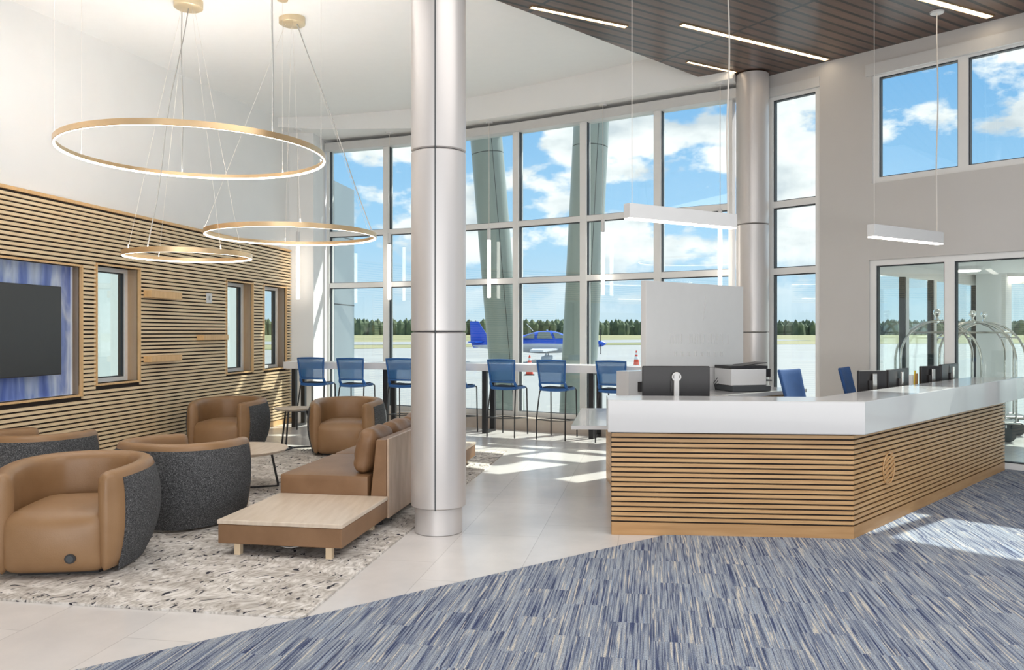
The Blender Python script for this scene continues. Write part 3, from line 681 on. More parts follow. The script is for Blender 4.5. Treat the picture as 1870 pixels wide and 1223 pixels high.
# tub chair, facing local -Y
CP = [(.285,-.375),(.345,-.20),(.375,0),(.35,.19),(.25,.335),(.12,.39),(0,.40)]
def catmull(pts, n):
    out = []; P = [Vector((*p, 0)) for p in pts]
    for i in range(len(P)-1):
        a = P[i-1] if i else P[0]*2-P[1]; b = P[i]; c = P[i+1]; d = P[i+2] if i+2 < len(P) else P[-1]*2-P[-2]
        for k in range(n):
            t = k/n; out.append(.5*((2*b)+(-a+c)*t+(2*a-5*b+4*c-d)*t*t+(-a+3*b-3*c+d)*t*t*t))
    out.append(P[-1]); return out
def tub_path():
    full = CP+[(-x, y) for x, y in CP[-2::-1]]
    return catmull(full, 6)
def make_tub(label):
    th = thing('tub_chair', label, 'armchair')
    path = tub_path(); n = len(path)
    def frame(i):
        t = (path[min(i+1,n-1)]-path[max(i-1,0)]).normalized(); return path[i], Vector((t.y, -t.x, 0))   # outward
    cen = Vector((0,0,0))
    bm = bm_new(); rings = []
    bm2 = bm_new(); rings2 = []
    for i in range(n):
        p, o_ = frame(i)
        if o_.dot(p-Vector((0,-.1,0))) < 0: o_ = -o_
        f = abs(i/(n-1)*2-1)                 # 1 at arm fronts, 0 at back
        h = .70-.03*f**2
        bul = lambda z: .032-(.105*((z-.40)/.38)**2 if z < .4 else .055*((z-.4)/.28)**2)
        tk = .062
        bs = 1-.75*f**5
        prof = []
        for z in (.018, .18, .32, .46, .58): prof.append((tk+bul(z)*bs, z))
        prof += [(tk+bul(.62)*bs-.004, h-.055), (tk-.012, h-.018), (tk-.04, h-.002), (0, h), (-tk+.035, h-.008), (-tk+.01, h-.03), (-tk, h-.07), (-tk, .45), (-tk+.01, .3), (-tk+.01,.018)]
        end = 1
        if f > .999: end = .72
        ring = [bm.verts.new(p+o_*(a*end)+Vector((0,0,z if end == 1 else .022+(z-.018)*.985))) for a, z in prof]
        rings.append(ring)
        if f < .93:
            pr2 = [(tk+bul(z)*bs+.006, z) for z in (.02, .12, .20, .28, .36, .44, .52, .58)]+[(tk+bul(.62)*bs+.001, h-.055)]
            pr2 += [(tk+bul(.62)*bs-.012, h-.055), (tk+bul(.3)*bs-.01, .3), (tk+bul(.045)*bs-.008, .02)]
            rings2.append([bm2.verts.new(p+o_*a+Vector((0,0,z))) for a, z in pr2])
    # rounded arm fronts: an extra ring pushed forward
    for rr, idx in ((rings, 0), (rings, -1)):
        base = rr[idx]; cpt = path[0] if idx == 0 else path[-1]
        ring = [bm.verts.new(Vector((cpt.x+(v.co.x-cpt.x)*.55, v.co.y-.035, .035+(v.co.z-.018)*.955))) for v in base]
        if idx == 0: rr.insert(0, ring)
        else: rr.append(ring)
    m_ = len(rings[0])
    for A, B in zip(rings, rings[1:]):
        for k in range(m_): bm.faces.new((A[k], A[(k+1)%m_], B[(k+1)%m_], B[k]))
    bm.faces.new(rings[0]); bm.faces.new(rings[-1][::-1])
    fr = obj('armrest_frame', bm, M['leather'], th, smooth='all', world=False)
    sb = fr.modifiers.new('s', 'SUBSURF'); sb.levels = 1; sb.render_levels = 1
    m2 = len(rings2[0])
    for A, B in zip(rings2, rings2[1:]):
        for k in range(m2): bm2.faces.new((A[k], A[(k+1)%m2], B[(k+1)%m2], B[k]))
    bm2.faces.new(rings2[0]); bm2.faces.new(rings2[-1][::-1])
    tag(obj('outer_shell', bm2, M['boucle'], th, smooth=True, world=False), 'charcoal woven fabric outer shell')
    bm = bm_new()
    def fs(q, p):
        x, y, z = p
        fz = (z+.19)/.38
        if q.y < 0: y -= .055*(1-q.x*q.x)*(math.sin(math.pi*min(1, max(0, fz*.8+.1))))*(-q.y)
        if q.z > 0: z += .03*(1-q.x*q.x)*(1-q.y*q.y)*q.z
        return Vector((x, y, z))
    add_rbox(bm, (0, -.06, .218), (.60, .68, .392), .085, 14, fs)
    obj('seat', bm, M['leather'], th, smooth='all', world=False)
    bm = bm_new(); add_prism(bm, [(x*.8, y*.8) for x, y in [(p.x, p.y) for p in path]], 0.0, .024); obj('plinth_base', bm, M['blackplastic'], th, world=False)
    return th
chairA = make_tub('nearest tan leather tub chair with charcoal side and round black socket in front')
pa = Vector((-3.07, 5.66, ZR)); chairA.location = pa; chairA.rotation_euler = (0,0,R(0))
chB = dup(chairA, (0,0,0), 0, 'tub chair with its charcoal back to us, left of the low end table')
chC = dup(chairA, (0,0,0), 0, 'tub chair at the left edge, only its charcoal back and leather rim showing')
chD = dup(chairA, (0,0,0), 0, 'tan leather tub chair against the slatted wall, left of the small tall round table')
chE = dup(chairA, (0,0,0), 0, 'tan leather tub chair behind the sofa, right of the small tall round table')
TUB = [(chairA, -2.98, 5.64, 7), (chB, -2.74, 6.84, 162), (chC, -4.30, 7.35, 168), (chD, -3.75, 10.88, -4), (chE, -2.17, 10.8, 0)]
for c_, x, y, a in TUB: c_.location = (x, y, ZR); c_.rotation_euler = (0, 0, R(a)); c_.scale = (1.08, 1.05, 1.0)
bm = bm_new()
add_tube(bm, [(.12,-.40,.135),(.12,-.448,.135)], .031, 28); 
sk = obj('power_socket', bm, M['blackplastic'], chairA, smooth=True, world=False); tag(sk, 'round black power socket')
bm = bm_new(); add_tube(bm, [(.12,-.449,.135),(.12,-.452,.135)], .021, 24); k_ = obj('socket_cover', bm, M['rubber'], sk, world=False)

# low end tables and sofa (bench system)
def low_table(u0, u1, v0, v1, label, legs=True):
    o = thing('end_table', label, 'table', place((u0+u1)/2, (v0+v1)/2, ZR), 0, 'low end tables of the sofa')
    bm = bm_new(); add_oriented(bm, O, E1, E2, u0, u1, v0, v1, .232, .262); t1 = bevel(obj('tabletop', bm, M['oaktop'], o), .005)
    bm = bm_new(); add_oriented(bm, O, E1, E2, u0+.006, u1-.006, v0+.006, v1-.006, .095, .230); bevel(obj('leather_body', bm, M['leatherd'], o), .006)
    for a in (u0+.14, u1-.11):
        for b in (v0+.05, v1-.09):
            bm = bm_new(); add_oriented(bm, O, E1, E2, a-.022, a+.022, b-.022, b+.022, ZR, .096); obj('leg', bm, M['legwood'], o)
    return o
uR = G(625, 958, .262).dot(E1); v0 = G(625, 958, .262).dot(E2); u0 = uR-.93; v1 = v0+.99
et = low_table(u0, uR, v0, v1, 'low square end table with pale oak top at the near end of the sofa')
# the far table shows a plain oak side
vs1 = 8.72; et2 = low_table(u0, uR, vs1, vs1+.98, 'low end table just showing past the right of the big round column')
sofa = thing('sofa', 'brown leather sofa with wood-panelled back, partly hidden by the big column', 'sofa', place(uR-.45, 7.5, ZR))
bm = bm_new()
for a, b in ((v1+.003, (v1+vs1)/2-.004), ((v1+vs1)/2+.004, vs1-.003)):
    add_rbox(bm, (0,0,0), (.76, b-a, .24), .02, 6, lambda q, p: p+Vector((0,0,.014*(1-q.x**2)*(1-q.y**2) if q.z > 0 else 0)), Matrix.Translation(UV(u0+.38, (a+b)/2, .30)) @ Matrix.Rotation(-TH, 4, 'Z'))
obj('seat', bm, M['leatherd'], sofa, smooth=True)
bm = bm_new(); add_oriented(bm, O, E1, E2, u0+.01, uR-.05, v1+.003, vs1-.003, .10, .185); obj('seat_base', bm, M['leatherd'], sofa)
bm = bm_new()
def backpoly(bm, ua, ub, ta, tb, va, vb, z0, z1):
    vs = []
    for v in (va, vb):
        for u_, z_ in ((ua, z0), (ub, z0), (tb, z1), (ta, z1)):
            p = UV(u_, v, z_); vs.append(bm.verts.new(p))
    for f in ((0,1,2,3),(4,7,6,5),(0,4,5,1),(1,5,6,2),(2,6,7,3),(3,7,4,0)): bm.faces.new([vs[i] for i in f])
backpoly(bm, uR-.165, uR-.014, uR-.10, uR-.014, v1+.003, vs1-.003, .10, .715)
bevel(obj('backrest', bm, M['leatherd'], sofa), .008)
bm = bm_new(); add_oriented(bm, O, E1, E2, uR-.013, uR+.008, v1+.002, vs1-.002, .085, .725); bevel(obj('back_panel', bm, M['panelwood'], sofa), .006)
sofa.children[-1]['label'] = 'wood veneer panel covering the sofa back'
nc = 4
for k in range(nc):
    a = v1+.05+k*(vs1-v1-.1)/nc; L = (vs1-v1-.1)/nc
    def fc(q, p, k=k):
        s = (1-abs(q.y)**3)*(1-abs(q.z)**3)
        x = p.x*(.62+.45*s)
        wr = .006*math.sin(q.y*9+k)*math.cos(q.z*5+k*2)+.005*math.sin(q.z*13+q.y*6)
        return Vector((x+wr*(1 if p.x < 0 else .3), p.y*(1+.02*math.sin(q.z*4)), p.z+.012*math.sin(q.y*6+k)))
    bm = bm_new(); mtx = Matrix.Translation(UV(uR-.235, a+L/2, .60)) @ Matrix.Rotation(-TH, 4, 'Z') @ Matrix.Rotation(R(13), 4, 'Y')
    add_rbox(bm, (0,0,0), (.20, L-.012, .37), .07, 14, fc, mtx)
    cu = obj('cushion', bm, M['leatherd'], None, smooth='all')
    tag(cu, ['plump brown leather back cushion at the near end of the sofa', 'brown leather sofa cushion, second from the near end',
             'brown leather sofa cushion just left of the big column', 'brown leather sofa cushion hidden behind the big column'][k], 'cushion', 'sofa back cushions')
for b in (v1+.09, vs1-.09):
    for a in (u0+.12, uR-.1):
        bm = bm_new(); add_oriented(bm, O, E1, E2, a-.022, a+.022, b-.022, b+.022, ZR, .101); obj('leg', bm, M['black'], sofa)
# thin white cable under the near table
bm = bm_new()
ca = G(505, 1000, .02); add_tube(bm, [ca+Vector((t*.2, .05-.08*math.sin(t*3.1), .01+.0*t)) for t in [k/10 for k in range(11)]], .004, 6)
tag(obj('cable', bm, M['cord'], smooth=True), 'thin white cable looping on the rug under the near end table', 'cable')

def round_table(c, rt, h, label, top_t=.03, foot=.8):
    th = thing('round_table', label, 'table', c)
    bm = bm_new(); add_lathe(bm, [(rt-.03,h-top_t),(rt-.004,h-.008),(rt,h-.004),(rt-.003,h)], seg=64); obj('tabletop', bm, M['oaktop'], th, smooth=True, world=False)
    fr = []
    for k in range(3):
        a = R(22+k*120); d = Vector((math.cos(a), math.sin(a), 0)); 
        bm = bm_new(); add_tube(bm, [d*rt*.66+Vector((0,0,h-top_t)), d*rt*foot*1.0+Vector((0,0,.03)), d*rt*foot+Vector((0,0,.008))], .012, 8); obj('leg', bm, M['black'], th, smooth=True, world=False); fr.append(d*rt*foot)
    bm = bm_new()
    for k in range(3):
        add_tube(bm, [fr[k]+Vector((0,0,.012)), Vector((0,0,.012))], .009, 6)
    obj('foot_brace', bm, M['black'], th, smooth=True, world=False)
    return th
round_table((-2.75, 8.2, ZR), .50, .41, 'larger low round oak coffee table behind the dark backed tub chair')
round_table((-2.955, 11.12, ZR), .26, .55, 'small taller round side table between the two far tub chairs', foot=1.0)

# ------------------------------------------------------------------ TV, shelves, switch on the left wall
def wl_box(bm, pa_, pb_, d0, d1):
    va, zt = pa_; vb, zb = pb_
    add_oriented(bm, E1*UW, E2, E1, va, vb, d0, d1, zb, zt)
vt, zt_ = WL(122, 524); _, zb_ = WL(122, 683)
tv = thing('television', 'large black wall television mounted over the blue painted panel', 'television', UV(UW+.02, vt-.9, zb_))
tvu = .02
o_ = E1*(UW-.06)
vt2 = vt-.06
bm = bm_new(); add_oriented(bm, o_, E2, E1, vt2-1.75, vt2, .0, .045, zb_, zt_); bevel(obj('casing', bm, M['blackplastic'], tv), .006)
bm = bm_new(); add_oriented(bm, o_, E2, E1, vt2-1.74, vt2-.01, .045, .048, zb_+.012, zt_-.01); obj('screen', bm, M['tv'], tv)
bm = bm_new(); add_oriented(bm, o_, E2, E1, vt2-1.2, vt2-.55, -.08, .0, (zb_+zt_)/2-.2, (zb_+zt_)/2+.2); obj('wall_bracket', bm, M['black'], tv)
for (x0, x1, yt, yb, lab) in ((265,322,530,543,'short oak wall shelf, upper one right of the first small window'),
                              (265,322,650,661,'short oak wall shelf, lower one right of the first small window'),
                              (362,408,611,621,'short oak wall shelf reaching the second small window')):
    va, zt2 = WL(x0-3, yt); vb, _ = WL(x1-3, yt); _, zb2 = WL(x0-3, yb)
    bm = bm_new(); add_oriented(bm, E1*(UW+.0005), E2, E1, va, vb, 0, .11, zb2, zt2); s_ = bevel(obj('wall_shelf', bm, M['oaktrim']), .003); tag(s_, lab, 'shelf', 'short oak shelves on the slatted wall')
va, zt2 = WL(376, 535); vb, _ = WL(386, 535); _, zb2 = WL(376, 553)
th = thing('wall_switch', 'small white wall control plate between shelf and second small window', 'switch', UV(UW, (va+vb)/2, (zt2+zb2)/2))
bm = bm_new(); add_oriented(bm, E1*(UW+.0005), E2, E1, va, vb, 0, .012, zb2, zt2); bevel(obj('plate', bm, M['fixture'], th), .003)
bm = bm_new(); add_oriented(bm, E1*UW, E2, E1, (va+vb)/2-.015, (va+vb)/2+.015, .0125, .018, (zt2+zb2)/2-.025, (zt2+zb2)/2+.03); obj('button', bm, M['wire'], th)

# ------------------------------------------------------------------ ring pendants
def ring_lamp(c, rad, hh, label, wires, canopy=None, cords=(), small=False):
    th = thing('ring_pendant', label, 'pendant lamp', c, 0, 'brass ring pendants over the lounge')
    cx_, cy_, cz = c; seg = 128; wd_ = .022; 
    def band(prof, m, name):
        bm = bm_new(); rings = []
        for k in range(seg):
            a = k*2*math.pi/seg; d = Vector((math.cos(a), math.sin(a), 0))
            rings.append([bm.verts.new(d*(rad+r_)+Vector((0,0,z_))) for r_, z_ in prof])
        n_ = len(prof)
        for k in range(seg):
            A, B = rings[k], rings[(k+1)%seg]
            for j in range(n_): bm.faces.new((A[j], A[(j+1)%n_], B[(j+1)%n_], B[j]))
        return obj(name, bm, m, th, smooth=True, world=False)
    band([(-wd_/2,hh),(-wd_/2+.003,hh),(-wd_/2+.003,hh-.009),(wd_/2-.003,hh-.009),(wd_/2-.003,hh),(wd_/2,hh),(wd_/2,.002),(wd_/2-.005,0),(-wd_/2+.010,.010),(-wd_/2,.016)], M['brass'], 'ring_band')
    band([(wd_/2-.005,0),(-wd_/2+.0,.0),(-wd_/2-.001,.012),(-wd_/2+.001,.016),(-wd_/2+.010,.010)], M['led'], 'light_strip')
    band([(-.007,hh-.0085),(.007,hh-.0085),(.007,hh-.0065),(-.007,hh-.0065)], M['fill_glow'], 'fill_glow_strip')  # unseen glowing strip added in the top groove to light the ceiling
    for ang, top in wires:
        a = R(ang); p = Vector((cx_+math.cos(a)*rad, cy_+math.sin(a)*rad, cz+hh))
        q = Vector(top) if top else Vector((p.x, p.y, ceil_z(p.x, p.y)))
        bm = bm_new(); add_tube(bm, [p, q], .0014, 5); add_tube(bm, [p, p+Vector((0,0,.035))], .006, 8); obj('suspension_wire', bm, M['cord'], th)
        if top is None:
            bm = bm_new(); add_lathe(bm, [(.055,-.02),(.058,.03)], q, 24); obj('ceiling_canopy', bm, M['canopy'], th)
    for pts, r_ in cords:
        bm = bm_new(); add_tube(bm, pts, r_, 6); obj('power_cord', bm, M['wire'], th, smooth=True)
    if canopy:
        q = Vector(canopy); bm = bm_new(); add_lathe(bm, [(.13,-.075),(.145,-.065),(.145,.02)], q, 48); obj('ceiling_canopy', bm, M['canopy'], th, smooth=True)
    return th
c1_ = (-2.94, 7.65, 3.22); r1_ = 1.165
cords = []
def drop(p, q, wob=.02, n=14, seed=0):
    random.seed(seed); p = Vector(p); q = Vector(q); out = []
    for k in range(n+1):
        t = k/n; v = p.lerp(q, t); s = math.sin(t*math.pi)
        out.append(v+Vector((math.sin(t*7+seed)*wob*s, math.cos(t*5+seed)*wob*s, 0)))
    return out
def ringpt(c, r, deg): return Vector((c[0]+math.cos(R(deg))*r, c[1]+math.sin(R(deg))*r, c[2]+.035))
# angles: near-right cord, far-left cord
pn = ringpt(c1_, r1_, -38); pf = ringpt(c1_, r1_, 118)
cords = [(drop((pn.x,pn.y,ceil_z(pn.x,pn.y)), pn, .006, seed=2), .007), (drop((pf.x,pf.y,ceil_z(pf.x,pf.y)), pf, .008, seed=3), .006)]
ring_lamp(c1_, r1_, .052, 'largest brass ring pendant, hanging highest over the tub chairs', [(-158,None),(172,None),(118,None),(64,None),(27,None),(-38,None)], None, cords)
c2_ = (-2.49, 9.30, 2.66); k2 = (-2.49, 9.30, ceil_z(-2.49, 9.30))
ring_lamp(c2_, .933, .052, 'middle-sized brass ring pendant nearest the windows', [(a, (k2[0]+.07*math.cos(R(a)), k2[1]+.07*math.sin(R(a)), k2[2]-.07)) for a in (30,110,200,290)], k2,
          [(drop((k2[0]+.06,k2[1]-.02,k2[2]-.07), ringpt(c2_, .933, 20), .012, seed=5), .006)])
c3_ = (-3.38, 8.58, 2.36); k3 = (-3.38, 8.58, ceil_z(-3.38, 8.58))
ring_lamp(c3_, .628, .052, 'smallest brass ring pendant, hanging lowest against the slatted wall', [(a, (k3[0]+.07*math.cos(R(a)), k3[1]+.07*math.sin(R(a)), k3[2]-.07)) for a in (50,140,230,320)], k3,
          [(drop((k3[0],k3[1],k3[2]-.07), ringpt(c3_, .628, 255), .02, seed=8), .006)])

# ------------------------------------------------------------------ tube pendants along the windows
TP = [(544, 14.25, 'white tube pendant in front of the back wall piece, leftmost'), (711, 14.45, 'white tube pendant just left of the big column'),
      (893, 13.75, 'white tube pendant over the bar, just right of the big column'), (1101, 12.7, 'white tube pendant left of the linear pendant over the desk'),
      (1315, 11.62, 'white tube pendant behind the sign, beside the far column')]
for px, Y, lab in TP:
    x = (px-CX)/FPX*Y
    th = thing('tube_pendant', lab, 'pendant lamp', (x, Y, 2.16), 0, 'vertical tube pendants along the windows')
    rt = .028
    bm = bm_new(); add_lathe(bm, [(rt-.004,2.16),(rt,2.165),(rt,3.13)], (x,Y,0), 24); obj('light_tube', bm, M['led2'] if px < 600 or True else None, th, smooth=True)
    bm = bm_new(); add_lathe(bm, [(rt+.002,3.145),(rt+.002,3.33)], (x,Y,0), 24); obj('cap', bm, M['fixture'], th, smooth=True)
    bm = bm_new(); add_lathe(bm, [(rt-.004,3.125),(rt-.004,3.15)], (x,Y,0), 24); obj('collar', bm, M['rubber'], th, smooth=True)
    bm = bm_new(); add_tube(bm, [(x,Y,3.33),(x,Y,5.10)], .004, 6); obj('suspension_wire', bm, M['cord'], th)
    bm = bm_new(); add_lathe(bm, [(.06,5.08),(.06,5.102)], (x,Y,0), 24); obj('ceiling_canopy', bm, M['fixture'], th)

# ------------------------------------------------------------------ linear pendants over the desk
def linear(p, q, label, wires):
    p, q = Vector(p), Vector(q); t = (q-p); L = t.length; t.normalize(); n_ = Vector((-t.y, t.x, 0)); zt, zb = 2.716, 2.577
    if n_.y < 0: n_ = -n_
    th = thing('linear_pendant', label, 'pendant lamp', (p.x, p.y, zb), 0, 'linear pendants over the reception desk')
    bm = bm_new(); add_oriented(bm, Vector((p.x,p.y,0)), t, n_, 0, L, 0, .085, zb+.012, zt); bevel(obj('housing', bm, M['fixture'], th), .003)
    bm = bm_new(); add_oriented(bm, Vector((p.x,p.y,0)), t, n_, .004, L-.004, .004, .081, zb, zb+.0118); obj('diffuser', bm, M['led2'], th)
    for s, thick in wires:
        b = Vector((p.x,p.y,0))+t*s+n_*.042
        bm = bm_new()
        if thick: add_tube(bm, drop((b.x,b.y,ZW-.005), (b.x,b.y,zt), .018, seed=int(s*10)), .008, 6)
        else: add_tube(bm, [(b.x,b.y,zt),(b.x,b.y,ZW-.005)], .003, 5)
        obj('power_cord' if thick else 'suspension_wire', bm, M['cord'], th, smooth=True)
        if thick:
            bm = bm_new(); add_lathe(bm, [(.07,ZW-.02),(.075,ZW-.001)], (b.x,b.y,0), 32); obj('ceiling_canopy', bm, M['fixture'], th)
linear((.1433*7.19, 7.19, 0), (.3006*7.19, 1.097*7.19, 0), 'white linear pendant hanging over the left of the desk, before the far column', [(.06, False), (1.25, True)])
linear((.4413*8.58, 8.58, 0), (.5699*8.58, 1.084*8.58, 0), 'white linear pendant hanging before the right wall above the glass doors', [(.06, False), (1.25, True)])

# ------------------------------------------------------------------ bar counter and stools
BF = [Vector(p) for p in ((-3.78,13.58,0),(-2.2,13.25,0),(-.42,12.72,0),(1.18,12.02,0),(2.45,11.35,0))]
th = thing('bar_counter', 'long white bar counter on black frame legs along the curved windows', 'counter', (-.4,13,0))
bm = bm_new()
nb = []
for i, p in enumerate(BF):
    t = (BF[min(i+1,4)]-BF[max(i-1,0)]).normalized(); nb.append(Vector((-t.y, t.x, 0)))
fp = [(p.x,p.y) for p in BF]; bp_ = [((p+n_*.52).x,(p+n_*.52).y) for p, n_ in zip(BF, nb)]
for i in range(4): add_prism(bm, [fp[i], fp[i+1], bp_[i+1], bp_[i]], .985, 1.095)
obj('countertop', bm, M['marble'], th)
for px, Y in ((536,13.72),(703,13.42),(884,12.86),(1079,12.2),(1262,11.6)):
    p = Vector(((px-CX)/FPX*Y, Y, 0)); k = min(range(5), key=lambda i: (BF[i]-p).length); n_ = nb[k]; t = Vector((n_.y, -n_.x, 0))
    bm = bm_new(); 
    add_oriented(bm, p, t, n_, -.036, .036, 0, .07, 0.001, .983); add_oriented(bm, p, t, n_, -.036, .036, .34, .41, 0.001, .983); add_oriented(bm, p, t, n_, -.036, .036, .07, .34, 0.001, .04)
    add_oriented(bm, p, t, n_, -.036, .036, .07, .34, .95, .983)
    obj('leg_frame', bm, M['black'], th)

def make_stool(label):
    th = thing('bar_stool', label, 'bar stool', group='blue bar stools along the window counter')
    # faces local +Y (towards the windows); origin on the floor below the seat
    bm = bm_new()
    add_rbox(bm, (0,0,.745), (.43,.40,.045), .02, 6, lambda q, p: p+Vector((0,0,-.012*(1-q.x**2))))
    obj('seat', bm, M['blue'], th, smooth='all', world=False)
    bm = bm_new(); add_rbox(bm, (0,.01,.768), (.36,.34,.02), .009, 4, lambda q, p: p+Vector((0,0,-.012*(1-q.x**2)))); obj('seat_pad', bm, M['seatpad'], th, smooth='all', world=False)
    # back frame: rounded trapezoid leaning back
    def P(x, z): 
        t = (z-.78)/.39; return Vector((x, -.20-.06*t-.0*z+.02*(1-(x/.22)**2)*-1, z))
    bm = bm_new()
    loop = [(-.195,.835),(-.205,1.0),(-.222,1.165),(0,1.172),(.222,1.165),(.205,1.0),(.195,.835),(0,.838)]
    pts = []
    for i in range(len(loop)):
        a = Vector((*loop[i],0)); b = Vector((*loop[(i+1)%len(loop)],0))
        for k in range(3): c_ = a.lerp(b, k/3); pts.append(P(c_.x, c_.y))
    add_tube(bm, pts, .014, 8, closed=True)
    for s in (-1,1): add_tube(bm, [P(s*.195,.85), Vector((s*.20,-.19,.80)), Vector((s*.205,-.12,.745)), Vector((s*.20,.02,.735))], [.015,.024,.02,.012], 8)
    obj('back_frame', bm, M['blue'], th, smooth='all', world=False)
    bm = bm_new(); nx, nz_ = 8, 8; g = []
    for j in range(nz_+1):
        z = .845+(1.16-.845)*j/nz_; hw = .195+(.22-.195)*(j/nz_); g.append([bm.verts.new(P(-hw+2*hw*i/nx, z)) for i in range(nx+1)])
    for j in range(nz_):
        for i in range(nx): bm.faces.new((g[j][i], g[j][i+1], g[j+1][i+1], g[j+1][i]))
    mb = obj('mesh_panel', bm, M['mesh'], th, smooth=True, world=False)
    so = mb.modifiers.new('t', 'SOLIDIFY'); so.thickness = .003
    for sx in (-1,1):
        bm = bm_new(); add_tube(bm, [(sx*.195,.0,.735),(sx*.20,-.17,.73),(sx*.205,-.195,.70),(sx*.225,-.27,.32),(sx*.225,-.275,.006)], .0105, 8); obj('leg', bm, M['black'], th, smooth=True, world=False)
        bm = bm_new(); add_tube(bm, [(sx*.195,.0,.735),(sx*.20,.24,.735),(sx*.205,.262,.715),(sx*.21,.285,.006)], .0105, 8); obj('leg', bm, M['black'], th, smooth=True, world=False)
    bm = bm_new(); add_tube(bm, [(-.225,-.27,.30),(-.21,.275,.26),(.21,.275,.26),(.225,-.27,.30)], .007, 6)
    add_tube(bm, [(-.225,-.27,.30),(0,-.29,.29),(.225,-.27,.30)], .006, 6); obj('footrest', bm, M['black'], th, smooth=True, world=False)
    return th
ST = [(569,13.3,-10,'blue mesh-back bar stool at the left end of the window counter'),
      (641,12.98,-12,'blue mesh-back bar stool, second from the left wall'),
      (731,12.85,-14,'blue mesh-back bar stool just left of the big column'),
      (826,12.6,-20,'bar stool hidden behind the big column with one leg showing'),
      (917,12.36,-23,'blue mesh-back bar stool just right of the big column'),
      (1008,12.05,-24,'blue mesh-back bar stool midway between big column and desk'),
      (1117,11.7,-25,'blue mesh-back bar stool partly hidden by the reception desk')]
st0 = None
for px, Y, a, lab in ST:
    dv = Vector((math.sin(R(-a)), math.cos(R(-a)), 0)); p = Vector(((px-CX)/FPX*Y, Y, 0))+dv*.22
    if st0 is None: st0 = make_stool(lab); st0.location = p; st0.rotation_euler = (0,0,R(a))
    else: dup(st0, p, R(a), lab)

# ------------------------------------------------------------------ reception desk
A_ = G(1116.6, 975.9); B_ = G(1559, 985.5); C_ = G(1835, 859.3)
dAB = (B_-A_).normalized(); dBC = (C_-B_).normalized()
nAB = Vector((dAB.y, -dAB.x, 0)); nBC = Vector((dBC.y, -dBC.x, 0))     # outward
if nAB.y > 0: nAB = -nAB
if nBC.x < 0: nBC = -nBC
def corner(p, d1, n1, o1, d2, n2, o2):
    # intersection of line through p+n1*o1 along d1 and p+n2*o2 along d2
    a = p+n1*o1; b = p+n2*o2; den = d1.x*d2.y-d1.y*d2.x; t = ((b-a).x*d2.y-(b-a).y*d2.x)/den; return a+d1*t
desk = thing('reception_desk', 'angled reception desk with oak slat front and thick white counter', 'desk', B_)
CE = C_
def band(bm, o0, o1, z0, z1, endA=0, endC=0):
    """strip following both faces between offsets o0 (outer) and o1 (inner)"""
    def line(o):
        return [A_-dAB*endA+nAB*o, corner(B_, dAB, nAB, o, dBC, nBC, o), CE+dBC*endC+nBC*o]
    a = line(o0); b = line(o1)
    for i in (0,1): add_prism(bm, [(a[i].x,a[i].y),(a[i+1].x,a[i+1].y),(b[i+1].x,b[i+1].y),(b[i].x,b[i].y)], z0, z1)
ZC0, ZC1 = .806, 1.058
bm = bm_new(); band(bm, -.019, -.12, .001, ZC0+.03); obj('body_core', bm, M['backing'], desk)
bm = bm_new(); band(bm, 0, -.02, .001, .10); obj('kick_board', bm, M['oakkick'], desk)
bm = bm_new(); z = .113; ns = 18; pt = (ZC0-.113)/ns
for k in range(ns): band(bm, 0, -.02, z+k*pt, z+k*pt+pt*.66)
slo = obj('slat_front', bm, M['oakdesk'], desk)
# round emblem carved into the slats of the right-hand face
bm = bm_new(); em = G(1640, 842, 0.0)
ec = B_+dBC*.72; ez = .46; er = .125
def eb(p0, p1, r):  # p in emblem plane (a along face, b up)
    add_tube(bm, [ec+dBC*p0[0]+Vector((0,0,ez+p0[1]))+nBC*.004, ec+dBC*p1[0]+Vector((0,0,ez+p1[1]))+nBC*.004], r, 6)
circ = [ec+dBC*(er*math.cos(R(a)))+Vector((0,0,ez+er*math.sin(R(a))))+nBC*.004 for a in range(0,360,12)]
add_tube(bm, circ, .007, 6, closed=True)
for q in (-.07,-.03,.01,.05,.085):
    hw = math.sqrt(max(0, er*er-q*q))*.92
    add_tube(bm, [ec+dBC*s+Vector((0,0,ez+q+s*.32))+nBC*.004 for s in (-hw,-hw*.3,hw*.3,hw)], .009, 6)
obj('emblem', bm, M['oakdesk'], desk, smooth=True)
# white counter
bm = bm_new()
Lc = [A_-dAB*.03+nAB*.055, corner(B_, dAB, nAB, .055, dBC, nBC, .085), CE+dBC*.50+nBC*.085]
Ic = [A_-dAB*.03-nAB*.40, corner(B_, dAB, nAB, -.40, dBC, nBC, -.36), CE+dBC*.0-nBC*.36]
for i in (0,1): add_prism(bm, [(Lc[i].x,Lc[i].y),(Lc[i+1].x,Lc[i+1].y),(Ic[i+1].x,Ic[i+1].y),(Ic[i].x,Ic[i].y)], ZC0, ZC1)
bmesh.ops.remove_doubles(bm, verts=bm.verts, dist=.0005)
inner = [f for f in bm.faces if sum(1 for g in bm.faces if g is not f and (g.calc_center_median()-f.calc_center_median()).length < 1e-4)]
bmesh.ops.delete(bm, geom=inner, context='FACES')
bevel(obj('counter_slab', bm, M['solid'], desk), .006)
# work surface inside
bm = bm_new()
W0 = [A_-nAB*.12+dAB*.05, corner(B_, dAB, nAB, -.12, dBC, nBC, -.12), CE-nBC*.12-dBC*.1]; W1 = [A_-nAB*.85+dAB*.05, corner(B_, dAB, nAB, -.85, dBC, nBC, -.80), CE-nBC*.8-dBC*.1]
for i in (0,1): add_prism(bm, [(W0[i].x,W0[i].y),(W0[i+1].x,W0[i+1].y),(W1[i+1].x,W1[i+1].y),(W1[i].x,W1[i].y)], .72, .755)
obj('work_surface', bm, M['solid'], desk)
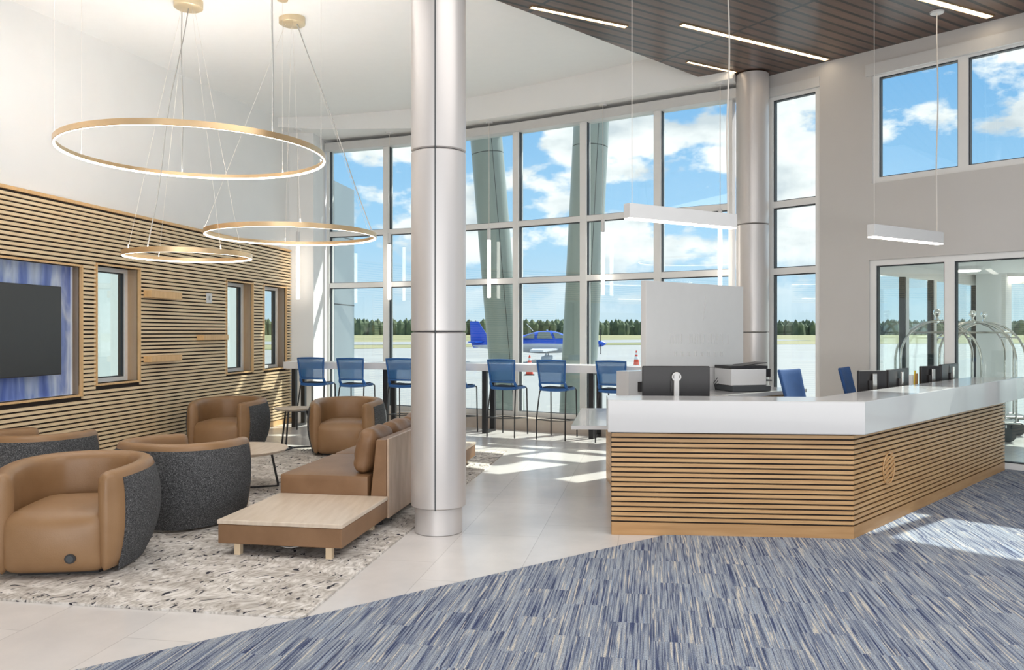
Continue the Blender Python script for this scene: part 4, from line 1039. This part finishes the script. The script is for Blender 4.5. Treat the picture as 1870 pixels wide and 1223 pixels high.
# side return: low cantilevered shelf at the left
sh = [G(1043, 777, .76), G(1062, 745, .76)]
bm = bm_new(); add_prism(bm, [(sh[0].x,sh[0].y),(sh[0].x+.75,sh[0].y-.02),(sh[1].x+.7,sh[1].y),(sh[1].x,sh[1].y)], .725, .76)
obj('side_shelf', bm, M['solid'], desk)
bm = bm_new(); add_prism(bm, [(sh[0].x+.5,A_.y+.12),(sh[0].x+.60,A_.y+.12),(sh[0].x+.60,sh[1].y),(sh[0].x+.5,sh[1].y)], .001, .725); obj('side_panel', bm, M['oakdesk'], desk)

# partition with the sign on top, behind the desk
Q0 = Vector((1.05, 8.14, 0)); qd = Vector((.752,.659,0)).normalized(); qn = Vector((qd.y,-qd.x,0))
part = thing('back_partition', 'low white partition behind the desk carrying the sign', 'partition', Q0)
bm = bm_new(); add_oriented(bm, Q0, qd, qn, .16, 2.25, -.16, 0, .001, 1.19); obj('panel', bm, M['solid'], part)
bm = bm_new(); add_oriented(bm, Q0, qd, qn, .30, .40, .001, .03, .98, 1.08); obj('outlet_box', bm, M['blackplastic'], part)
sign = thing('sign_panel', 'large upright white sign panel with faint raised lettering behind the desk', 'sign', Q0+qd*.4+Vector((0,0,1.19)))
bm = bm_new(); add_oriented(bm, Q0, qd, qn, .47, 2.24, -.10, -.03, 1.192, 2.118); bevel(obj('board', bm, M['fixture'], sign), .004)
def stroke(*a):
    bm = bm_new(); add_oriented(bm, Q0, qd, qn, *a); return tag(obj('letter_stroke', bm, M['fixture'], sign), 'faint raised white stroke')
def s2(px): # position along the sign seen at column px
    r = (px-CX)/FPX; return (r*Q0.y-Q0.x)/(qd.x-r*qd.y)
def sz(px, py): p = Q0+qd*s2(px); return EYE+(HY-py)/FPX*p.y
rnd = random.Random(3)
for px in range(1228, 1336, 5):
    s = s2(px); h0 = sz(px, 627); h1 = sz(px, 610)
    if rnd.random() < .8: stroke(s, s+.010, -.029, -.022, h0, h1)
    if rnd.random() < .3: stroke(s+.012, s+.035, -.029, -.022, h1-.012, h1)
for px in range(1236, 1322, 12):
    s = s2(px); h0 = sz(px, 650); h1 = sz(px, 642); stroke(s, s+.008, -.029, -.022, h0, h1); stroke(s+.03, s+.038, -.029, -.022, h0, h1)
a0, a1 = s2(1288), s2(1291.5); zz0, zz1 = sz(1288, 585), sz(1291, 540)
bm = bm_new(); vs = []
for d_ in (-.029,-.022):
    for s_, z_ in ((a0,zz0),(a0+.014,zz0),(a1+.028,zz1),(a1+.008,zz1)):
        p = Q0+qd*s_+qn*d_; vs.append(bm.verts.new((p.x,p.y,z_)))
for f in ((0,1,2,3),(4,7,6,5),(0,4,5,1),(1,5,6,2),(2,6,7,3),(3,7,4,0)): bm.faces.new([vs[i] for i in f])
tag(obj('emblem_stroke', bm, M['fixture'], sign), 'tall slanted raised stroke')

# credenza with printer
cr = thing('credenza', 'white-topped low cabinet under the printer behind the desk', 'cabinet', Q0+qd*1.8+qn*.3)
bm = bm_new(); add_oriented(bm, Q0, qd, qn, 1.0, 2.55, .002, .60, .90, .94); obj('countertop', bm, M['solid'], cr)
bm = bm_new(); add_oriented(bm, Q0, qd, qn, 1.03, 2.52, .004, .56, .001, .899); obj('body', bm, M['oakdesk'], cr)
pc = Q0+qd*1.73+qn*.29; pm = Matrix.Translation((pc.x,pc.y,.94)) @ Matrix.Rotation(R(14), 4, 'Z')
pr = thing('printer', 'white and black office printer with open paper tray on the cabinet', 'printer', (pc.x,pc.y,.94), R(14))
bm = bm_new(); add_box(bm, (0,0,.035), (.46,.40,.065)); bevel(obj('paper_tray', bm, M['rubber'], pr, world=False), .008)
bm = bm_new(); add_box(bm, (-.03,0,.158), (.42,.38,.178)); bevel(obj('body', bm, M['fixture'], pr, world=False), .008)
bm = bm_new(); add_box(bm, (-.02,0,.265), (.44,.37,.032)); add_box(bm, (.12,.0,.285), (.28,.26,.008), mtx=Matrix.Rotation(R(-6),4,'Y')); bevel(obj('scanner_lid', bm, M['blackplastic'], pr, world=False), .004)
bm = bm_new(); add_box(bm, (.215,-.05,.20), (.07,.22,.09)); obj('control_panel', bm, M['blackplastic'], pr, world=False)
bm = bm_new(); add_box(bm, (.23,0,.115), (.12,.24,.014)); obj('output_tray', bm, M['rubber'], pr, world=False)
bm = bm_new()
for k in range(3): add_tube(bm, [pc+Vector((-.27,-.02+k*.02,.09+k*.03+.93)), pc+Vector((-.31-.01*k,-.06,.99+.02*k)), pc+Vector((-.30,-.02,.955)), pc+Vector((-.27,.05+k*.02,.95))], .004, 6)
tag(obj('cable_bundle', bm, M['black'], smooth=True), 'loose black cables beside the printer', 'cable')

# monitors
def monitor(c, rz, wd_, ht, zt, label, zdesk=.755, hub=True):
    th = thing('monitor', label, 'monitor', (c[0], c[1], zdesk), rz, 'monitors on the reception desk')
    zc = zt-ht/2-zdesk
    bm = bm_new(); add_box(bm, (0,0,zc), (wd_,.035,ht)); bevel(obj('casing', bm, M['blackplastic'], th, world=False), .01)
    bm = bm_new(); add_box(bm, (0,.0185,zc), (wd_-.02,.002,ht-.02)); obj('screen', bm, M['tv'], th, world=False)
    bm = bm_new(); add_box(bm, (0,-.045,(zc+.11)/2+.01), (.045,.022,zc+.11)); bevel(obj('stand', bm, M['chrome'] if not hub else M['fixture'], th, world=False), .004)
    if hub:
        bm = bm_new(); ring = [Vector((.035*math.cos(R(a)), -.05, zc+.085+.035*math.sin(R(a)))) for a in range(0,360,20)]; add_tube(bm, ring, .008, 6, closed=True); obj('cable_ring', bm, M['fixture'], th, smooth=True, world=False)
    bm = bm_new(); add_box(bm, (0,-.02,zc), (.10,.03,.10)); obj('mount', bm, M['blackplastic'], th, world=False)
    bm = bm_new(); add_box(bm, (0,-.05,.006), (.26,.2,.011)); bevel(obj('foot', bm, M['fixture'], th, world=False), .003)
    return th
monitor(((1234-CX)/FPX*7.35, 7.35), R(-3), .598, .36, EYE-61*7.35/1500, 'large black monitor seen from behind, left of the printer')
def at(px, Y): return ((px-CX)/FPX*Y, Y)
def mid(px0, y0, px1, y1):
    a = Vector((*at(px0,y0),0)); b = Vector((*at(px1,y1),0)); return ((a+b)/2)[:2], math.atan2((b-a).y, (b-a).x), (b-a).length
for (x0,ya,x1,yb,ty,lab) in ((1566,8.05,1618,8.1,676,'black monitor seen from behind beside the right-hand blue chair'),
                          (1620,8.15,1657,8.6,673,'black monitor turned sideways, left of the orange leaflets'),
                          (1680,9.1,1716,9.2,668,'black monitor seen from behind, just right of the orange leaflets'),
                          (1717,9.25,1748,9.7,664,'black monitor turned sideways, nearest the right end of the desk')):
    c_, a_, L_ = mid(x0, ya, x1, yb); monitor(c_, a_, L_, .30, EYE+(HY-ty)/FPX*(ya+yb)/2, lab, hub=False)
# leaflet box
lp = at(1664, 9.15)
th = thing('leaflet_holder', 'small holder with orange and yellow leaflets between the monitors', 'leaflet holder', (lp[0], lp[1], .755), R(44))
bm = bm_new(); add_box(bm, (0,0,.175), (.14,.08,.35)); obj('box', bm, M['paper'], th, world=False)
bm = bm_new(); add_box(bm, (.02,-.045,.25), (.085,.008,.24)); obj('orange_leaflet', bm, M['orange'], th, world=False)
bm = bm_new(); add_box(bm, (-.055,-.045,.29), (.03,.008,.22), mtx=Matrix.Rotation(R(6),4,'Y')); obj('yellow_leaflet', bm, M['yellow'], th, world=False)

# task chairs behind the desk
def make_task(label):
    th = thing('task_chair', label, 'office chair', group='blue office chairs behind the desk')
    bm = bm_new(); add_rbox(bm, (0,0,.52), (.46,.44,.07), .03, 6); obj('seat', bm, M['navy'], th, smooth='all', world=False)
    bm = bm_new(); add_rbox(bm, (0,0,0), (.40,.035,.56), .015, 8, lambda q, p: Vector((p.x*(1+.08*q.z), p.y-.03*(1-q.x**2), p.z)), Matrix.Translation((0,-.27,.93)) @ Matrix.Rotation(R(14), 4, 'X'))
    obj('backrest', bm, M['navy'], th, smooth='all', world=False)
    bm = bm_new(); add_tube(bm, [(0,-.15,.48),(0,-.27,.52),(0,-.27,.75)], .02, 8); obj('back_support', bm, M['black'], th, smooth=True, world=False)
    bm = bm_new(); add_lathe(bm, [(.035,.08),(.025,.48)], seg=16); obj('gas_post', bm, M['black'], th, smooth=True, world=False)
    for k in range(5):
        a = R(72*k); bm = bm_new(); add_tube(bm, [(0,0,.10),(.28*math.cos(a),.28*math.sin(a),.065)], [.025,.014], 8); add_lathe(bm, [(.01,.0),(.028,.01),(.028,.045),(.01,.055)], (.28*math.cos(a),.28*math.sin(a),.0), 12); obj('caster_leg', bm, M['black'], th, smooth=True, world=False)
    return th
tk = make_task('blue office chair with tilted back, right of the printer'); 
x, y = at(1497, 8.3); tk.location = (x, y, 0); tk.rotation_euler = (0,0,R(-138))
x, y = at(1602, 8.8); dup(tk, (x, y, 0), R(-125), 'darker blue office chair back rising beside the black monitors')

# ------------------------------------------------------------------ vestibule with luggage carts beyond the glass doors
VO = R0+DR*(sD0-.1)-NRI*.24
vn = -NRI   # outwards
bm = bm_new(); add_oriented(bm, VO, DR, vn, -.2, 7, 0, 4.2, 2.52, 2.7); struct('ceiling_vestibule', bm, M['white'])
bm = bm_new(); add_oriented(bm, VO, DR, vn, -.2, 7, 0, 4.2, -.2, .0); struct('floor_vestibule', bm, M['tile'])
def vest_wall(name, o, ax, ay, L, mull, dark=True):
    bm = bm_new(); fw = .05
    xs = [0]+mull+[L]
    for s in xs: add_oriented(bm, o, ax, ay, s-fw, s+fw, -.05, .05, 0, 2.52)
    for a, b in zip(xs, xs[1:]): add_oriented(bm, o, ax, ay, a+fw, b-fw, -.05, .05, 0, .12); add_oriented(bm, o, ax, ay, a+fw, b-fw, -.05, .05, 2.36, 2.52)
    w_ = struct(name, bm, M['alu'])
    bm = bm_new()
    for a, b in zip(xs, xs[1:]):
        add_oriented(bm, o, ax, ay, b-fw-.03, b-fw, -.04, .04, .12, 2.36)
    obj('window_gasket', bm, M['gasket'], w_)
    bm = bm_new()
    for a, b in zip(xs, xs[1:]): add_oriented(bm, o, ax, ay, a+fw, b-fw-.03, -.004, .004, .12, 2.36)
    obj('glass_pane', bm, M['glass'], w_)
vest_wall('window_12', VO+DR*.0, vn, DR, 4.1, [1.15, 2.2, 3.1])
vest_wall('window_13', VO+vn*4.1, DR, vn, 6.6, [1.6, 3.3, 5.0])
bm = bm_new(); add_oriented(bm, VO+vn*3.75, DR, vn, .12, .55, 0, .3, 0, 2.52); struct('wall_vestibule', bm, M['white'])
for (px, py, Y, lab) in ((1765,490,11.8,'round surface light on the vestibule ceiling over the middle cart'), (1848,503,13.2,'round surface light farther back on the vestibule ceiling')):
    x = (px-CX)/FPX*Y
    th = thing('round_ceiling_light', lab, 'ceiling light', (x, Y, 2.46)); 
    bm = bm_new(); add_lathe(bm, [(.20,2.47),(.23,2.519)], (x,Y,0), 32); obj('housing', bm, M['fixture'], th)
    bm = bm_new(); add_lathe(bm, [(.17,2.455),(.18,2.469)], (x,Y,0), 32); obj('diffuser', bm, M['led2'], th)
def make_cart(label):
    th = thing('luggage_cart', label, 'luggage cart', group='birdcage luggage carts in the vestibule')
    W_, L_ = .27, .50
    bm = bm_new(); add_rbox(bm, (0,0,.27), (1.08,.62,.05), .02, 4); obj('platform', bm, M['rubber'], th, smooth=True, world=False)
    bm = bm_new(); 
    add_tube(bm, [(-.54,-.31,.28),(.54,-.31,.28),(.54,.31,.28),(-.54,.31,.28)], .016, 8, closed=True); obj('bumper_rail', bm, M['chrome'], th, smooth=True, world=False)
    for sy in (-1, 1):
        pts = [(-L_, sy*W_, .29), (-L_, sy*W_, 1.15)]
        for k in range(0, 13):
            a = math.pi-math.pi*k/12; pts.append((L_*math.cos(a), sy*W_*(1-.65*math.sin(a)), 1.22+.52*math.sin(a)))
        pts += [(L_, sy*W_, 1.15), (L_, sy*W_, .29)]
        bm = bm_new(); add_tube(bm, pts, .017, 10); obj('hoop', bm, M['chrome'], th, smooth=True, world=False)
    bm = bm_new(); add_tube(bm, [(-.42,0,1.58),(.42,0,1.58)], .014, 8); add_tube(bm, [(0,-.12,1.73),(0,.12,1.73)], .015, 8)
    for s in (-1,1): add_tube(bm, [(s*.42,-.17,1.50),(s*.42,.17,1.50)], .013, 8)
    obj('hanging_bar', bm, M['chrome'], th, smooth=True, world=False)
    bm = bm_new(); add_lathe(bm, [(.02,1.74),(.035,1.76),(.015,1.79),(.03,1.81)], seg=16); prof = [(max(.002,.052*math.sin(math.pi*k/12)), 1.86-.052*math.cos(math.pi*k/12)) for k in range(13)]
    add_lathe(bm, prof, seg=24); obj('finial', bm, M['chromeball'], th, smooth=True, world=False)
    for sx in (-1,1):
        for sy in (-1,1):
            bm = bm_new(); add_tube(bm, [(sx*.40-.0, sy*.25-.022, .10),(sx*.40, sy*.25+.022, .10)], .10, 20); add_tube(bm, [(sx*.40, sy*.25, .10),(sx*.40, sy*.25, .25)], .012, 6); obj('wheel', bm, M['rubber'], th, smooth=True, world=False)
    return th
ct = make_cart('chrome luggage cart behind the left glass door panel, nearest the slim mullion')
x, y = at(1711, 11.55); ct.location = (x, y, 0); ct.rotation_euler = (0,0,R(-18))
x, y = at(1776, 12.2); dup(ct, (x, y, 0), R(-16), 'chrome luggage cart in the middle, behind the right glass door panel')
x, y = at(1797, 12.95); dup(ct, (x, y, 0), R(-14), 'chrome luggage cart farthest right behind the glass doors')

# ------------------------------------------------------------------ outside: aircraft, cones
def aircraft():
    Y0 = 45.0; x0 = (985-CX)/FPX*Y0
    th = thing('light_aircraft', 'blue and silver single-propeller light aircraft parked on the apron', 'aircraft', (x0, Y0, -.03), R(-6)); th.scale = (.95,.95,.91)
    # nose towards local +X, length about 7.4
    secs = [(-3.85,.06,.10,1.00),(-3.2,.14,.22,1.02),(-2.0,.26,.36,1.05),(-.9,.46,.52,1.10),(.0,.58,.60,1.12),(1.1,.58,.56,1.10),(2.0,.50,.44,1.08),(2.9,.40,.36,1.08),(3.35,.20,.22,1.10),(3.75,.02,.02,1.10)]
    def hull(bm, lo, hi, grow=0):
        rings = []
        for x, hw, hh, zc in secs:
            rings.append([bm.verts.new((x, (hw+grow)*math.cos(a), zc+(hh+grow)*math.sin(a))) for a in [R(lo+(hi-lo)*k/16) for k in range(17)]])
        for A, B in zip(rings, rings[1:]):
            for k in range(16): bm.faces.new((A[k], A[k+1], B[k+1], B[k]))
        for r_ in (rings[0], rings[-1]): bm.faces.new(r_)
    bm = bm_new(); hull(bm, 0, 180); obj('fuselage_top', bm, M['planeblue'], th, smooth=True, world=False)
    bm = bm_new(); hull(bm, 180, 360); tag(obj('fuselage_belly', bm, M['planesilver'], th, smooth=True, world=False), 'silver lower fuselage')
    # canopy
    bm = bm_new(); rings = []
    for x, h_, w_ in ((-1.3,.02,.30),(-.8,.22,.44),(-.1,.42,.50),(.7,.46,.50),(1.2,.34,.46),(1.85,.04,.36)):
        rings.append([bm.verts.new((x, w_*math.cos(R(a)), 1.42+h_*math.sin(R(a)))) for a in range(0, 181, 15)])
    for A, B in zip(rings, rings[1:]):
        for k in range(12): bm.faces.new((A[k], A[k+1], B[k+1], B[k]))
    obj('cabin_roof', bm, M['planeblue'], th, smooth=True, world=False)
    def plate(bm, pts, y0, y1):
        a = [bm.verts.new((x, y0, z)) for x, z in pts]; b = [bm.verts.new((x, y1, z)) for x, z in pts]; n_ = len(pts)
        bm.faces.new(a); bm.faces.new(b[::-1])
        for i in range(n_): bm.faces.new((a[i], a[(i+1)%n_], b[(i+1)%n_], b[i]))
    bm = bm_new(); plate(bm, [(-.95,1.44),(-.25,1.42),(-.25,1.72),(-.5,1.68)], -.56, .56); obj('rear_window', bm, M['darkglass'], th, world=False)
    bm = bm_new(); plate(bm, [(-.10,1.42),(.80,1.42),(.62,1.80),(-.02,1.80)], -.565, .565); obj('door_window', bm, M['darkglass'], th, world=False)
    bm = bm_new(); plate(bm, [(.95,1.42),(1.65,1.44),(1.05,1.76),(.80,1.78)], -.50, .50); obj('windscreen', bm, M['darkglass'], th, world=False)
    bm = bm_new(); plate(bm, [(-3.55,.85),(-2.55,1.20),(-3.0,1.55),(-3.55,2.45),(-4.05,2.45),(-4.0,1.2),(-3.85,.85)], -.04, .04); obj('tail_fin', bm, M['planeblue'], th, world=False)
    bm = bm_new(); add_prism(bm, [(-3.9,-1.6),(-3.5,-1.6),(-3.25,0),(-3.5,1.6),(-3.9,1.6)], 1.18, 1.24); obj('tailplane', bm, M['planeblue'], th, world=False)
    bm = bm_new(); add_prism(bm, [(-.15,-4.9),(.55,-4.9),(1.15,-.4),(1.15,.4),(.55,4.9),(-.15,4.9),(-.35,0)], .72, .82); tag(obj('wing', bm, M['planesilver'], th, world=False), 'silver low wing')
    bm = bm_new(); add_lathe(bm, [(.20,0),(.16,.2),(.02,.42)], seg=20); 
    bmesh.ops.rotate(bm, verts=bm.verts, cent=(0,0,0), matrix=Matrix.Rotation(R(90), 3, 'Y')); bmesh.ops.translate(bm, verts=bm.verts, vec=(3.42,0,1.10)); obj('spinner', bm, M['planeblue'], th, smooth=True, world=False)
    for k in range(3):
        bm = bm_new(); add_box(bm, (3.52,0,1.10+.48), (.05,.11,.86)); bmesh.ops.rotate(bm, verts=bm.verts, cent=(3.5,0,1.10), matrix=Matrix.Rotation(R(8+120*k), 3, 'X')); obj('propeller_blade', bm, M['black'], th, world=False)
    for x, y in ((.45,-1.15),(.45,1.15),(2.7,0)):
        bm = bm_new(); add_tube(bm, [(x,y*.8,.75),(x,y,.25)], .045, 8); add_rbox(bm, (x,y,.25), (.55,.18,.26), .08, 4); obj('wheel_fairing', bm, M['planesilver'], th, smooth=True, world=False)
        bm = bm_new(); add_tube(bm, [(x,y-.07,.17),(x,y+.07,.17)], .17, 16); obj('wheel', bm, M['rubber'], th, smooth=True, world=False)
    bm = bm_new(); add_tube(bm, [(-.35,0,1.85),(-.75,0,2.3)], .015, 6); add_tube(bm, [(.45,0,1.87),(.45,0,1.95)], .05, 8); obj('antenna', bm, M['planesilver'], th, world=False)
aircraft()
def make_cone(label):
    th = thing('traffic_cone', label, 'traffic cone', group='orange traffic cones on the apron')
    bm = bm_new(); add_box(bm, (0,0,.02), (.36,.36,.04)); obj('base', bm, M['black'], th, world=False)
    for r0, r1, z0, z1, mm, nm in ((.14,.105,.04,.34,'conered','cone_body'),(.105,.075,.34,.48,'paper','reflective_band'),(.075,.06,.48,.56,'conered','cone_body'),(.06,.045,.56,.66,'paper','reflective_band'),(.045,.02,.66,.76,'conered','cone_body')):
        bm = bm_new(); add_lathe(bm, [(r0,z0),(r1,z1)], seg=20); obj(nm, bm, M[mm], th, smooth=True, world=False)
    return th
c_ = make_cone('orange and white traffic cone on the apron left of the sign panel'); x, y = at(1162, 39); c_.location = (x, y, -.03)
x, y = at(967, 31); dup(c_, (x, y, -.03), 0, 'orange and white traffic cone in front of the aircraft cabin')
